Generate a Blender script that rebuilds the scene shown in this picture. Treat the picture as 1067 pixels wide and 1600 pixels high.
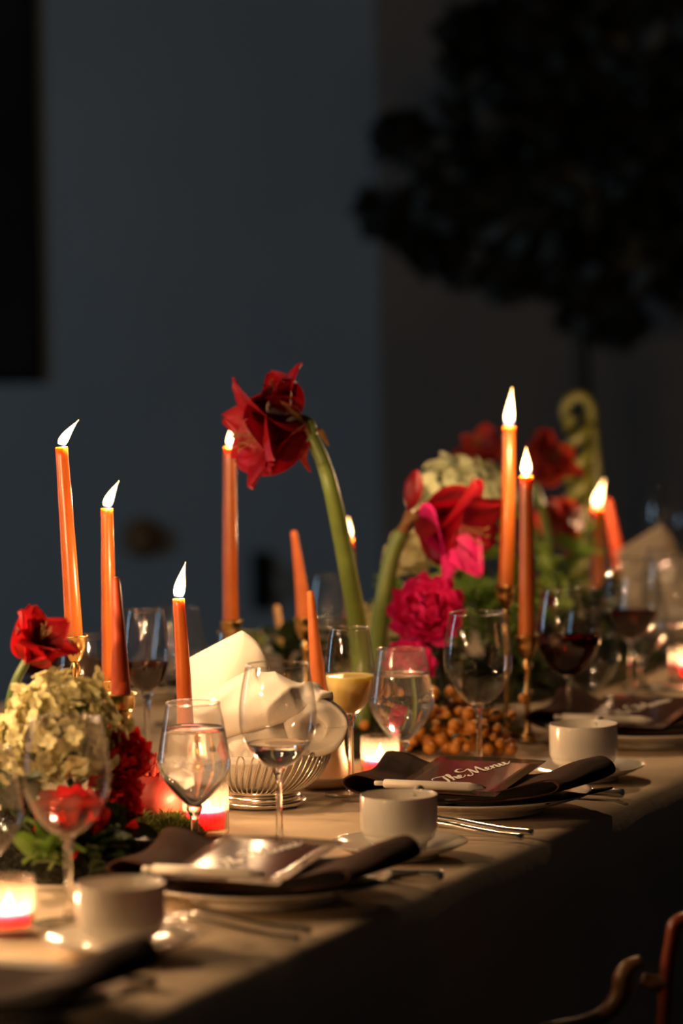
import bpy, math, random
from mathutils import Vector, Matrix, Quaternion, noise
random.seed(7)
PI = math.pi
S = bpy.context.scene
COL = S.collection
for o in list(bpy.data.objects): bpy.data.objects.remove(o)

# ------------------------------------------------------------------ camera
CAM_Z, FPX, TZ = 1.45, 6000.0, 0.75
cd = bpy.data.cameras.new('camera'); cam = bpy.data.objects.new('camera', cd); COL.objects.link(cam)
cd.sensor_fit = 'VERTICAL'; cd.sensor_height = 36.0; cd.sensor_width = 24.0
cd.lens = FPX / 1600 * 36.0
cd.clip_start = 0.1; cd.clip_end = 100
cd.dof.use_dof = True; cd.dof.focus_distance = 4.47; cd.dof.aperture_fstop = 2.8
ROT = Matrix.Rotation(math.radians(90 - 4.385), 3, 'X') @ Matrix.Rotation(math.radians(-0.8), 3, 'Z')
cam.matrix_world = Matrix.Translation((0, 0, CAM_Z)) @ ROT.to_4x4()
S.camera = cam

# ------------------------------------------------------------------ world, room lights, exposure
w = bpy.data.worlds.new('world'); S.world = w; w.use_nodes = True
w.node_tree.nodes['Background'].inputs[0].default_value = (0.55, 0.75, 1.0, 1)
w.node_tree.nodes['Background'].inputs[1].default_value = 0.010
S.view_settings.view_transform = 'Standard'; S.view_settings.look = 'None'
S.view_settings.exposure = 0.0; S.view_settings.gamma = 1.0; S.view_settings.use_curve_mapping = False
S.cycles.max_bounces = 10; S.cycles.transparent_max_bounces = 24; S.cycles.transmission_bounces = 8
S.cycles.sample_clamp_indirect = 12.0; S.cycles.caustics_reflective = False; S.cycles.caustics_refractive = False
S.cycles.blur_glossy = 0.5

def area(name, loc, target, sx, sy, power, color):
    l = bpy.data.lights.new(name, 'AREA'); l.shape = 'RECTANGLE'; l.size = sx; l.size_y = sy; l.energy = power; l.color = color
    o = bpy.data.objects.new(name, l); COL.objects.link(o); o.location = loc
    o.rotation_euler = (Vector(target) - Vector(loc)).to_track_quat('-Z', 'Y').to_euler()
    return o
# dusk coming in through the tall window of the left wall
area('window_dusk_light', (-2.97, 5.85, 1.10), (0.0, 8.9, .85), 1.0, 1.1, 18.0, (0.50, 0.76, 1.0))

FLAME_W, VOTIVE_W = 2.15, .85      # power of the light each flame gives
WARM = (1.0, .60, .30)

# ------------------------------------------------------------------ helpers
def ray(px, py):
    return ROT @ Vector(((px - 533.5) / FPX, (800 - py) / FPX, -1.0))
def at(px, py, Y):                     # the point at distance Y down the room
    d = ray(px, py); k = Y / d.y
    return Vector((d.x * k, Y, CAM_Z + d.z * k))
def on(px, py, z=TZ):                  # the point on a level surface
    d = ray(px, py); k = (z - CAM_Z) / d.z
    return Vector((d.x * k, d.y * k, z))

def mesh(name, v, f, smooth=True):
    m = bpy.data.meshes.new(name); m.from_pydata([tuple(p) for p in v], [], f); m.update()
    if smooth: m.polygons.foreach_set('use_smooth', [True] * len(m.polygons))
    return m
def link(name, me, mat=None, parent=None, loc=(0, 0, 0), rot=None, scale=None):
    o = bpy.data.objects.new(name, me); COL.objects.link(o); o.location = loc
    if rot is not None:
        if isinstance(rot, Quaternion): o.rotation_mode = 'QUATERNION'; o.rotation_quaternion = rot
        else: o.rotation_euler = rot
    if scale is not None: o.scale = (scale,) * 3 if isinstance(scale, (int, float)) else scale
    if parent is not None: o.parent = parent
    if mat is not None and me is not None and not me.materials: me.materials.append(mat)
    return o
def tag(o, label=None, cat=None, group=None, kind=None):
    if label: o['label'] = label
    if cat: o['category'] = cat
    if group: o['group'] = group
    if kind: o['kind'] = kind
    return o
def thing(name, label, cat, loc=(0, 0, 0), rotz=0, group=None):
    o = link(name, None, None, None, loc, (0, 0, rotz)); o.empty_display_size = .02
    return tag(o, label, cat, group)

def lathe(prof, seg=40, rmod=None):
    v, f = [], []
    n = len(prof)
    for i, (r, z) in enumerate(prof):
        for k in range(seg):
            a = 2 * PI * k / seg
            rr = max(r, 1e-5) * (rmod(a, z) if rmod else 1)
            v.append((rr * math.cos(a), rr * math.sin(a), z))
    for i in range(n - 1):
        for k in range(seg):
            k2 = (k + 1) % seg
            f.append((i * seg + k, i * seg + k2, (i + 1) * seg + k2, (i + 1) * seg + k))
    return v, f
def smooth_prof(pts, sub=6):
    return [(p.x, p.y) for p in spline([Vector((r, z, 0)) for r, z in pts], sub)]
def spline(pts, sub=8):
    pts = [Vector(p) for p in pts]; out = []
    for i in range(len(pts) - 1):
        p0 = pts[max(i - 1, 0)]; p1 = pts[i]; p2 = pts[i + 1]; p3 = pts[min(i + 2, len(pts) - 1)]
        for k in range(sub):
            t = k / sub
            out.append(.5 * ((2 * p1) + (p2 - p0) * t + (2 * p0 - 5 * p1 + 4 * p2 - p3) * t * t + (-p0 + 3 * p1 - 3 * p2 + p3) * t ** 3))
    out.append(pts[-1]); return out
def lerp_list(vals, t):
    x = t * (len(vals) - 1); i = min(int(x), len(vals) - 2); k = x - i
    return vals[i] * (1 - k) + vals[i + 1] * k
def tube(pts, radii, seg=10, caps=True, closed=False):
    pts = [Vector(p) for p in pts]; n = len(pts)
    if not isinstance(radii, (list, tuple)): radii = [radii] * n
    elif len(radii) != n: radii = [lerp_list(radii, i / (n - 1)) for i in range(n)]
    v, f = [], []
    ref = None
    for i in range(n):
        if closed: d = pts[(i + 1) % n] - pts[i - 1]
        else: d = pts[min(i + 1, n - 1)] - pts[max(i - 1, 0)]
        d = d.normalized() if d.length > 1e-9 else Vector((0, 0, 1))
        if ref is None:
            ref = Vector((1, 0, 0)) if abs(d.x) < .8 else Vector((0, 1, 0))
        ref = (ref - d * ref.dot(d)).normalized(); b = d.cross(ref)
        for k in range(seg):
            a = 2 * PI * k / seg
            v.append(pts[i] + (ref * math.cos(a) + b * math.sin(a)) * radii[i])
    m = n if closed else n - 1
    for i in range(m):
        for k in range(seg):
            k2 = (k + 1) % seg; j = (i + 1) % n
            f.append((i * seg + k, i * seg + k2, j * seg + k2, j * seg + k))
    if caps and not closed:
        f.append(tuple(range(seg - 1, -1, -1))); f.append(tuple((n - 1) * seg + k for k in range(seg)))
    return v, f
def grid(rows, closed_u=False):
    n, m = len(rows), len(rows[0]); v = [p for r in rows for p in r]; f = []
    for i in range(n - 1):
        for j in range(m - 1):
            f.append((i * m + j, i * m + j + 1, (i + 1) * m + j + 1, (i + 1) * m + j))
    return v, f
def box(x0, x1, y0, y1, z0, z1):
    v = [(x, y, z) for z in (z0, z1) for y in (y0, y1) for x in (x0, x1)]
    return v, [(0, 2, 3, 1), (4, 5, 7, 6), (0, 1, 5, 4), (2, 6, 7, 3), (0, 4, 6, 2), (1, 3, 7, 5)]
def join(*parts):
    V, F = [], []
    for v, f in parts:
        k = len(V); V += list(v); F += [tuple(i + k for i in q) for q in f]
    return V, F
def moved(vf, M):
    v, f = vf; return [M @ Vector(p) for p in v], f
def bevel(o, wdt=.002, seg=2):
    m = o.modifiers.new('bevel', 'BEVEL'); m.width = wdt; m.segments = seg; m.limit_method = 'ANGLE'; return o
def zdir(d):                           # rotation that turns +Z into d
    return Vector(d).to_track_quat('Z', 'Y')

# ------------------------------------------------------------------ materials
def new_mat(name):
    m = bpy.data.materials.new(name); m.use_nodes = True; nt = m.node_tree
    for n in list(nt.nodes): nt.nodes.remove(n)
    out = nt.nodes.new('ShaderNodeOutputMaterial'); return m, nt, out
def N(nt, t, **kw):
    n = nt.nodes.new(t)
    for k, val in kw.items(): setattr(n, k, val)
    return n
def principled(name, col, rough=.5, metal=0, sss=0, sss_r=(1, .4, .2), sss_s=.01, spec=.5, col2=None, nscale=20, bump=0, bscale=200, trans=0, tcol=None, coat=0, detail=4, wave=None):
    m, nt, out = new_mat(name)
    b = N(nt, 'ShaderNodeBsdfPrincipled')
    b.inputs['Base Color'].default_value = (*col, 1); b.inputs['Roughness'].default_value = rough
    b.inputs['Metallic'].default_value = metal; b.inputs['Specular IOR Level'].default_value = spec
    b.inputs['Coat Weight'].default_value = coat
    if sss:
        b.inputs['Subsurface Weight'].default_value = sss; b.inputs['Subsurface Radius'].default_value = sss_r; b.inputs['Subsurface Scale'].default_value = sss_s
    tc = N(nt, 'ShaderNodeTexCoord')
    if col2:
        nz = N(nt, 'ShaderNodeTexNoise'); nz.inputs['Scale'].default_value = nscale; nz.inputs['Detail'].default_value = detail
        nt.links.new(tc.outputs['Object'], nz.inputs['Vector'])
        rp = N(nt, 'ShaderNodeValToRGB'); rp.color_ramp.elements[0].color = (*col, 1); rp.color_ramp.elements[1].color = (*col2, 1)
        rp.color_ramp.elements[0].position = .35; rp.color_ramp.elements[1].position = .68
        nt.links.new(nz.outputs['Fac'], rp.inputs['Fac']); nt.links.new(rp.outputs['Color'], b.inputs['Base Color'])
    if bump:
        nz = N(nt, 'ShaderNodeTexNoise'); nz.inputs['Scale'].default_value = bscale; nz.inputs['Detail'].default_value = 5
        nt.links.new(tc.outputs['Object'], nz.inputs['Vector'])
        bp = N(nt, 'ShaderNodeBump'); bp.inputs['Strength'].default_value = bump; bp.inputs['Distance'].default_value = .002
        nt.links.new(nz.outputs['Fac'], bp.inputs['Height']); nt.links.new(bp.outputs['Normal'], b.inputs['Normal'])
    if trans:
        t = N(nt, 'ShaderNodeBsdfTranslucent'); t.inputs['Color'].default_value = (*(tcol or col), 1)
        mx = N(nt, 'ShaderNodeMixShader'); mx.inputs[0].default_value = trans
        nt.links.new(b.outputs[0], mx.inputs[1]); nt.links.new(t.outputs[0], mx.inputs[2]); nt.links.new(mx.outputs[0], out.inputs[0])
    else: nt.links.new(b.outputs[0], out.inputs[0])
    return m
def thin_glass(name, tint=(1, 1, 1), edge=(.45, .42, .38), frost=0, frost_col=(1, .9, .75), refl=.075):
    m, nt, out = new_mat(name)
    lw = N(nt, 'ShaderNodeLayerWeight'); lw.inputs[0].default_value = .5
    p = N(nt, 'ShaderNodeMath', operation='POWER'); p.inputs[1].default_value = 3.2; nt.links.new(lw.outputs['Facing'], p.inputs[0])
    mr = N(nt, 'ShaderNodeMapRange'); mr.inputs['To Min'].default_value = refl; mr.inputs['To Max'].default_value = .9
    nt.links.new(p.outputs[0], mr.inputs['Value'])
    p2 = N(nt, 'ShaderNodeMath', operation='POWER'); p2.inputs[1].default_value = 6.0; nt.links.new(lw.outputs['Facing'], p2.inputs[0])
    mc = N(nt, 'ShaderNodeMix', data_type='RGBA'); mc.inputs[6].default_value = (*tint, 1); mc.inputs[7].default_value = (*edge, 1)
    nt.links.new(p2.outputs[0], mc.inputs[0])
    tr = N(nt, 'ShaderNodeBsdfTransparent'); nt.links.new(mc.outputs[2], tr.inputs[0])
    gl = N(nt, 'ShaderNodeBsdfGlossy'); gl.inputs['Roughness'].default_value = .03
    g2 = N(nt, 'ShaderNodeBsdfGlossy'); g2.inputs['Roughness'].default_value = .22
    gm = N(nt, 'ShaderNodeMixShader'); nt.links.new(p.outputs[0], gm.inputs[0]); nt.links.new(gl.outputs[0], gm.inputs[1]); nt.links.new(g2.outputs[0], gm.inputs[2]); gl = gm
    mx = N(nt, 'ShaderNodeMixShader'); nt.links.new(mr.outputs[0], mx.inputs[0])
    src = tr
    if frost:
        tl = N(nt, 'ShaderNodeBsdfTranslucent'); tl.inputs[0].default_value = (*frost_col, 1)
        m2 = N(nt, 'ShaderNodeMixShader'); m2.inputs[0].default_value = frost
        nt.links.new(tr.outputs[0], m2.inputs[1]); nt.links.new(tl.outputs[0], m2.inputs[2]); src = m2
    nt.links.new(src.outputs[0], mx.inputs[1]); nt.links.new(gl.outputs[0], mx.inputs[2]); nt.links.new(mx.outputs[0], out.inputs[0])
    return m
def glass(name, col=(1, 1, 1), ior=1.5, rough=0):
    m, nt, out = new_mat(name)
    g = N(nt, 'ShaderNodeBsdfGlass'); g.inputs['Color'].default_value = (*col, 1); g.inputs['IOR'].default_value = ior; g.inputs['Roughness'].default_value = rough
    nt.links.new(g.outputs[0], out.inputs[0]); return m
def emit(name, col, s):
    m, nt, out = new_mat(name)
    e = N(nt, 'ShaderNodeEmission'); e.inputs[0].default_value = (*col, 1); e.inputs[1].default_value = s
    nt.links.new(e.outputs[0], out.inputs[0]); return m

M = {}
M['cloth'] = principled('table_linen', (.62, .50, .36), .85, col2=(.68, .55, .40), nscale=6, bump=.25, bscale=60, spec=.1)
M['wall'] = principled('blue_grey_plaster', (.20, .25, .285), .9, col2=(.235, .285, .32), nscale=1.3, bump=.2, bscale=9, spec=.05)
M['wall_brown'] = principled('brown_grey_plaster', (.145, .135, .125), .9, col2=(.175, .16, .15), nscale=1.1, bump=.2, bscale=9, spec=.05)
M['floor'] = principled('dark_floor_wood', (.05, .035, .025), .45, col2=(.07, .05, .035), nscale=8)
M['ceiling'] = principled('ceiling_paint', (.10, .10, .10), .9)
M['black'] = principled('matt_black', (.006, .007, .008), .8, spec=.1, col2=(.014, .014, .016), nscale=3)
M['frameblack'] = principled('black_lacquer', (.006, .006, .006), .8, spec=.1)
M['china'] = principled('white_china', (.80, .76, .68), .12, spec=.6, coat=.3, sss=.1, sss_s=.004)
M['napkin_brown'] = principled('brown_linen', (.040, .016, .010), .85, col2=(.052, .021, .014), nscale=40, bump=.35, bscale=700, spec=.15)
M['napkin_white'] = principled('white_linen', (.70, .66, .58), .85, bump=.2, bscale=500, spec=.1, trans=.15, tcol=(.8, .7, .55))
M['ink'] = principled('white_ink', (.85, .82, .76), .5)
M['pen'] = principled('white_plastic', (.80, .76, .68), .3)
M['silver'] = principled('polished_steel', (.84, .80, .74), .20, metal=1)
M['gold'] = principled('brass', (.83, .53, .20), .24, metal=1, col2=(.75, .46, .16), nscale=60)
M['wax'] = principled('orange_wax', (.48, .135, .020), .28, sss=.8, sss_r=(1, .50, .12), sss_s=.026, col2=(.43, .115, .016), nscale=30, spec=.5, coat=.15)
M['wax_red'] = principled('rust_red_wax', (.58, .085, .020), .5, sss=.35, sss_r=(1, .3, .1), sss_s=.006, col2=(.52, .07, .016), nscale=40)
M['wax_orange'] = principled('matt_orange_wax', (.70, .19, .035), .55, sss=.35, sss_r=(1, .3, .1), sss_s=.006, col2=(.62, .15, .03), nscale=40)
M['wax_tan'] = principled('tan_wax', (.62, .36, .15), .5, sss=.3, sss_s=.005)
M['wax_olive'] = principled('olive_green_wax', (.085, .09, .014), .45, sss=.1, sss_s=.004, col2=(.11, .11, .018))
M['wax_pink'] = principled('pink_wax', (.95, .12, .26), .4, sss=.95, sss_r=(1, .35, .5), sss_s=.030, col2=(.97, .24, .36), nscale=90)
M['wick'] = principled('burnt_wick', (.02, .015, .012), .9)
def flame_mat():
    # a flame is clear glowing gas: it adds light and hides nothing; bluish at the foot
    m, nt, out = new_mat('candle_flame')
    tc = N(nt, 'ShaderNodeTexCoord'); sp = N(nt, 'ShaderNodeSeparateXYZ'); nt.links.new(tc.outputs['Generated'], sp.inputs[0])
    rp = N(nt, 'ShaderNodeValToRGB'); e = rp.color_ramp.elements
    e[0].position = 0; e[0].color = (.05, .07, .16, 1); e[1].position = 1; e[1].color = (.75, .36, .10, 1)
    for p_, c_ in ((.10, (.25, .20, .16, 1)), (.24, (1, .66, .30, 1)), (.75, (1, .60, .24, 1))):
        q = e.new(p_); q.color = c_
    nt.links.new(sp.outputs[2], rp.inputs[0])
    em = N(nt, 'ShaderNodeEmission'); em.inputs[1].default_value = 7.0; nt.links.new(rp.outputs[0], em.inputs[0])
    tr = N(nt, 'ShaderNodeBsdfTransparent'); ad = N(nt, 'ShaderNodeAddShader')
    nt.links.new(em.outputs[0], ad.inputs[0]); nt.links.new(tr.outputs[0], ad.inputs[1]); nt.links.new(ad.outputs[0], out.inputs[0])
    return m
M['flame'] = flame_mat()
def add_flame(parent, loc, h, r, lean, power):
    f_ = link('flame', flame_mesh(h, r, lean), M['flame'], parent, loc)
    l = bpy.data.lights.new('flame_light', 'POINT'); l.energy = power; l.color = WARM; l.shadow_soft_size = r * .8
    o = bpy.data.objects.new('flame_light', l); COL.objects.link(o); o.parent = f_; o.location = (lean[0] * .3, lean[1] * .3, h * .42)
    return f_
M['glass_thin'] = thin_glass('wine_glass_wall')
M['glass_dew_bright'] = thin_glass('dew_bright_goblet_wall', frost=.10, frost_col=(.9, .86, .8))  # dew haze, with extra brightness for the goblet worked into it
M['glass_rim'] = thin_glass('wine_glass_rim', edge=(.8, .75, .68), refl=.30)
M['glass_stem'] = glass('wine_glass_stem')
M['votive_glass'] = thin_glass('ribbed_votive_glass', tint=(1, .95, .88), frost=.06)
M['water'] = glass('water', (1, 1, 1), 1.33)
M['wine'] = glass('red_wine', (.30, .006, .010), 1.34)
M['wine_backlit'] = glass('backlit_red_wine', (.85, .10, .08), 1.34)  # same red wine in a lighter colour: light from behind is painted in
M['cocktail'] = principled('cloudy_yellow_cocktail', (.80, .58, .16), .3, sss=.8, sss_r=(1, .8, .4), sss_s=.02, col2=(.86, .66, .24), nscale=70)
M['red_petal'] = principled('dark_red_petal', (.27, .003, .012), .5, trans=.28, tcol=(.50, .004, .016), col2=(.16, .002, .006), nscale=45, bump=.4, bscale=150)
M['bright_petal'] = principled('bright_red_petal', (.42, .006, .010), .55, trans=.32, tcol=(.6, .012, .016), col2=(.30, .004, .008), nscale=60, bump=.4, bscale=180)
M['carnation_petal'] = principled('carnation_red_petal', (.78, .020, .030), .55, trans=.38, tcol=(.9, .03, .03), col2=(.62, .012, .02), nscale=60, bump=.3, bscale=180)
M['pink_petal'] = principled('magenta_petal', (.88, .022, .24), .55, trans=.35, tcol=(.92, .035, .27), col2=(.78, .016, .19), nscale=50, bump=.3, bscale=160)
M['far_petal'] = principled('brick_red_petal', (.28, .020, .010), .6, trans=.25, tcol=(.5, .04, .02), col2=(.22, .012, .008), nscale=40)
M['cream_floret'] = principled('cream_green_floret', (.52, .48, .22), .6, trans=.3, tcol=(.6, .52, .25), col2=(.60, .56, .32), nscale=30)
M['white_floret'] = principled('pale_green_floret', (.74, .76, .52), .6, trans=.3, tcol=(.6, .62, .35), col2=(.55, .62, .32), nscale=30)
M['stem'] = principled('green_stem', (.13, .20, .040), .45, col2=(.18, .25, .055), nscale=25, sss=.15, sss_s=.004)
M['stem_dark'] = principled('dark_green_stem', (.05, .08, .02), .5)
M['spathe'] = principled('dry_spathe', (.30, .17, .05), .7, trans=.2, col2=(.22, .08, .03), nscale=60)
M['leaf'] = principled('green_leaf', (.09, .17, .025), .45, trans=.25, tcol=(.16, .28, .035), col2=(.13, .21, .035), nscale=25)
M['leaf_light'] = principled('light_green_leaf', (.21, .31, .05), .5, trans=.3, tcol=(.30, .42, .06), col2=(.27, .36, .075), nscale=25)
M['leaf_dark'] = principled('dark_green_leaf', (.018, .035, .010), .5, trans=.12, col2=(.028, .045, .012), nscale=20)
M['tree_leaf'] = principled('blackish_tree_leaf', (.006, .009, .006), .6)
M['moss'] = principled('moss_green', (.10, .12, .018), .8, col2=(.17, .15, .03), nscale=25, trans=.2)
M['moss_dark'] = principled('dark_moss', (.020, .022, .008), .9, col2=(.035, .030, .012), nscale=25)
M['pomegranate'] = principled('pomegranate_rind', (.48, .045, .040), .5, col2=(.55, .09, .06), nscale=35, spec=.5, bump=.15, bscale=120)
M['berry'] = principled('orange_berry', (.56, .24, .035), .4, col2=(.38, .14, .02), nscale=60, sss=.2, sss_s=.004)
M['plum'] = principled('plum_skin', (.16, .03, .025), .4, col2=(.11, .02, .02), nscale=40)
M['ceramic'] = principled('peach_ceramic', (.66, .46, .30), .5)
M['chair_wood'] = principled('gold_brown_chair_wood', (.30, .14, .045), .35, col2=(.24, .10, .03), nscale=12)
M['chair_red'] = principled('red_brown_chair_wood', (.28, .05, .015), .35)
M['cushion'] = principled('black_seat_fabric', (.02, .018, .018), .9)
M['brass_dull'] = principled('dull_brown_metal', (.16, .09, .035), .8)

def card_mat(name, kind):
    """Smooth dark brown card stock."""
    m, nt, out = new_mat(name)
    b = N(nt, 'ShaderNodeBsdfPrincipled'); b.inputs['Roughness'].default_value = .14; b.inputs['Specular IOR Level'].default_value = .5
    tc = N(nt, 'ShaderNodeTexCoord')
    nz = N(nt, 'ShaderNodeTexNoise'); nz.inputs['Scale'].default_value = 60; nt.links.new(tc.outputs['Object'], nz.inputs['Vector'])
    rp = N(nt, 'ShaderNodeValToRGB'); rp.color_ramp.elements[0].color = (.075, .036, .028, 1); rp.color_ramp.elements[1].color = (.090, .045, .035, 1)
    nt.links.new(nz.outputs['Fac'], rp.inputs[0]); nt.links.new(rp.outputs[0], b.inputs['Base Color'])
    nt.links.new(b.outputs[0], out.inputs[0]); return m

# ------------------------------------------------------------------ the setting
YW = 9.0
tag(link('floor', mesh('floor', *box(-3.2, 4.2, -1.5, YW + .2, -.1, 0), smooth=False), M['floor']), 'dark wooden floor of the hall', kind='structure')
tag(link('wall_back', mesh('wall_back', *box(-3.2, 4.2, YW, YW + .2, 0, 3.6), smooth=False), M['wall']), 'dim blue grey plaster back wall', kind='structure')
tag(link('ceiling', mesh('ceiling', *box(-3.2, 4.2, -1.5, YW + .2, 3.6, 3.7), smooth=False), M['ceiling']), 'unlit hall ceiling', kind='structure')
# left wall with a window opening (y 5.3..6.4, z .55..2.15)
wl = join(box(-3.2, -3.0, -1.5, 5.3, 0, 3.6), box(-3.2, -3.0, 6.4, YW, 0, 3.6), box(-3.2, -3.0, 5.3, 6.4, 0, .55), box(-3.2, -3.0, 5.3, 6.4, 2.15, 3.6))
tag(link('wall_left', mesh('wall_left', *wl, smooth=False), M['wall']), 'blue grey side wall with a tall window', kind='structure')
wn = link('window_1', mesh('window_1', *join(box(-3.1, -3.04, 5.3, 5.36, .55, 2.15), box(-3.1, -3.04, 6.34, 6.4, .55, 2.15), box(-3.1, -3.04, 5.36, 6.34, .55, .61), box(-3.1, -3.04, 5.36, 6.34, 2.09, 2.15)), smooth=False), M['frameblack'])
tag(wn, 'tall window in the side wall', kind='structure')
for y0, y1 in ((5.36, 5.835), (5.865, 6.34)):
    link('pane', mesh('pane', *box(-3.075, -3.065, y0, y1, .61, 2.09), smooth=False), M['glass_thin'], wn)
link('mullion', mesh('mullion', *box(-3.09, -3.05, 5.835, 5.865, .61, 2.09), smooth=False), M['frameblack'], wn)
# brownish right part of the back wall, standing a little proud, in two planes
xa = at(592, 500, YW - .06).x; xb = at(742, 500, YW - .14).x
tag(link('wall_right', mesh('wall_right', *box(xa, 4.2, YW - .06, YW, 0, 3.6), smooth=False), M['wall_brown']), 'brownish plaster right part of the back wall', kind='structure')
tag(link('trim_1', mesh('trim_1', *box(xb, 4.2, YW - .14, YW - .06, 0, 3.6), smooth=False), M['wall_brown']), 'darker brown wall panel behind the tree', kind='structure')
# black hanging panel top left
p = at(67, 600, YW - .05)
sc = thing('black_wall_panel', 'large black rectangular panel hanging high on the back wall', 'panel', (p.x - .55, YW - .006, p.z))
link('panel', mesh('panel', *box(-.52, .52, -.014, 0, .03, 1.75), smooth=False), M['black'], sc)
bevel(link('frame', mesh('frame', *join(box(-.55, .55, -.02, 0, 0, .03), box(-.55, .55, -.02, 0, 1.75, 1.78), box(-.55, -.52, -.02, 0, .03, 1.75), box(.52, .55, -.02, 0, .03, 1.75)), smooth=False), M['frameblack'], sc), .004)
# two small blurred things on the wall
p = at(222, 842, YW - .03)
kb = thing('brass_wall_knob', 'small dull brown round fitting low on the back wall', 'fitting', (p.x, YW, p.z))
link('plate', mesh('plate', *moved(lathe([(0, 0), (.045, 0), (.05, .006), (.03, .012), (0, .012)], 24), Matrix.Rotation(PI / 2, 4, 'X'))), M['brass_dull'], kb)
link('knob', mesh('knob', *moved(lathe([(.012, .012), (.014, .03), (.032, .045), (.036, .06), (.025, .075), (0, .08)], 24), Matrix.Rotation(PI / 2, 4, 'X'))), M['brass_dull'], kb)
p = at(410, 910, YW - .04)
kb = thing('black_wall_hook', 'small black upright fitting on the back wall below the red flower', 'fitting', (p.x, YW, p.z - .07))
bevel(link('plate', mesh('plate', *box(-.025, .025, -.012, 0, 0, .14), smooth=False), M['frameblack'], kb), .004)
link('hook', mesh('hook', *tube(spline([(0, -.012, .11), (0, -.06, .10), (0, -.075, .06), (0, -.05, .03), (0, -.03, .045)]), .010)), M['frameblack'], kb)

# ------------------------------------------------------------------ the table
TH = math.radians(23)
AL = Vector((math.sin(TH), math.cos(TH), 0)); AC = Vector((-math.cos(TH), math.sin(TH), 0))
E0 = on(700, 1386)                       # a point of the right-hand edge
def tp(s, t, z=TZ):                      # s along the table away from the camera, t in from the right edge
    q = E0 + AL * s + AC * t; return Vector((q.x, q.y, z))
RZ = -TH
S0, S1, TW = -1.9, 3.3, 1.20
tb = thing('banquet_table', 'long banquet table under the cream cloth', 'table', tp((S0 + S1) / 2, TW / 2, 0), RZ)
L = (S1 - S0) / 2
bevel(link('tabletop', mesh('tabletop', *box(-TW / 2 + .01, TW / 2 - .01, -L + .01, L - .01, TZ - .035, TZ - .004), smooth=False), M['chair_wood'], tb), .004)
for sx in (-1, 1):
    for sy in (-.95, -.32, .32, .95):
        link('leg', mesh('leg', *moved(lathe([(.03, 0), (.022, .02), (.02, .3), (.028, TZ - .06), (.028, TZ - .036)], 12), Matrix.Translation((sx * (TW / 2 - .08), sy * L, 0)))), M['chair_wood'], tb)
# tablecloth: top with soft ripples, rounded edge, hanging folds
rows = []
na, nb = 126, 66
prof = []
drop = .55
tt = [(-drop + drop * i / 9) for i in range(9)] + [TW * i / 48 for i in range(49)] + [TW + drop * (i + 1) / 9 for i in range(9)]
for i in range(na + 1):
    s = S0 + (S1 - S0) * i / na
    row = []
    for t in tt:
        nz = noise.noise(Vector((s * 3.1, t * 3.4, 0))) * .0012 + abs(noise.noise(Vector((s * 1.3 + 5, t * 5.2, 1)))) * .0012
        if t < 0: q = tp(s, -.004 + .035 * (t / drop) + (.018 * math.sin(s * 19) + .012 * math.sin(s * 31 + 1)) * (t / drop) * -1 - .012, TZ + t)
        elif t > TW: q = tp(s, TW + .012 + (.018 * math.sin(s * 17) * (t - TW) / drop), TZ - (t - TW))
        else:
            e = min(t, TW - t); q = tp(s, t, TZ + nz * min(1, e / .05) - (.004 if e < 1e-6 else 0))
        row.append(q)
    rows.append(row)
cl = link('tablecloth', mesh('tablecloth', *grid(rows)), M['cloth']); tag(cl, 'cream linen tablecloth hanging over the long table', 'tablecloth')
CZ = TZ + .0024                          # resting height on the cloth

# ------------------------------------------------------------------ glassware
def glass_meshes(name, bowl, stem_r, foot_r, seg=48):
    """bowl: list of (r, z) from the bottom of the bowl to the rim."""
    pr = smooth_prof(bowl, 6); zb = bowl[0][1]
    b = mesh(name + '_bowl', *lathe(pr, seg))
    rr, rz = pr[-1]
    rim = mesh(name + '_rim', *tube([(rr * math.cos(2 * PI * k / seg), rr * math.sin(2 * PI * k / seg), rz) for k in range(seg)], .0010, 8, closed=True))
    st = mesh(name + '_stem', *lathe(smooth_prof([(0, .0045), (stem_r * 1.9, .0055), (stem_r * 1.15, .016), (stem_r, zb * .5), (stem_r * 1.1, zb - .012), (stem_r * 2.0, zb - .003), (stem_r * 1.6, zb + .002), (0, zb + .0035)], 4), 20))
    ft = mesh(name + '_foot', *lathe([(0, 0), (foot_r * .97, 0), (foot_r, .001), (foot_r * .97, .002), (foot_r * .5, .0028), (stem_r * 1.9, .005), (0, .0055)], seg))
    return dict(bowl=b, rim=rim, stem=st, foot=ft, prof=pr)
def liquid_mesh(prof, level, seg=48):
    pts = [(0, prof[0][1] + .0008)] + [(max(r - .0009, .0002), z + .0008) for r, z in prof if z < level - .0015 and r > .002]
    for (r0, z0), (r1, z1) in zip(prof, prof[1:]):
        if z0 <= level <= z1:
            rl = r0 + (r1 - r0) * (level - z0) / max(z1 - z0, 1e-6) - .0009; break
    pts += [(rl, level - .0002), (rl - .0012, level - .0009), (rl * .5, level - .0010), (0, level - .0010)]
    return mesh('liquid', *lathe(pts, seg))
WINE = glass_meshes('wine_glass', [(.002, .090), (.014, .0925), (.028, .105), (.0405, .128), (.0430, .148), (.0415, .170), (.0375, .192), (.0345, .205)], .0036, .036)
GOB = glass_meshes('water_goblet', [(.002, .045), (.011, .048), (.0255, .063), (.0370, .080), (.0408, .093), (.0396, .106), (.0352, .133), (.0300, .161)], .0046, .034)
TUL = glass_meshes('tulip_glass', [(.002, .098), (.009, .100), (.020, .110), (.0275, .128), (.0303, .146), (.0295, .164), (.0262, .188), (.0232, .203)], .0036, .032)
GOB['dew_bright'] = GOB['bowl'].copy()
GL = {'wine': (WINE, 'wine_glass'), 'goblet': (GOB, 'water_goblet'), 'tulip': (TUL, 'tulip_glass')}
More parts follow.
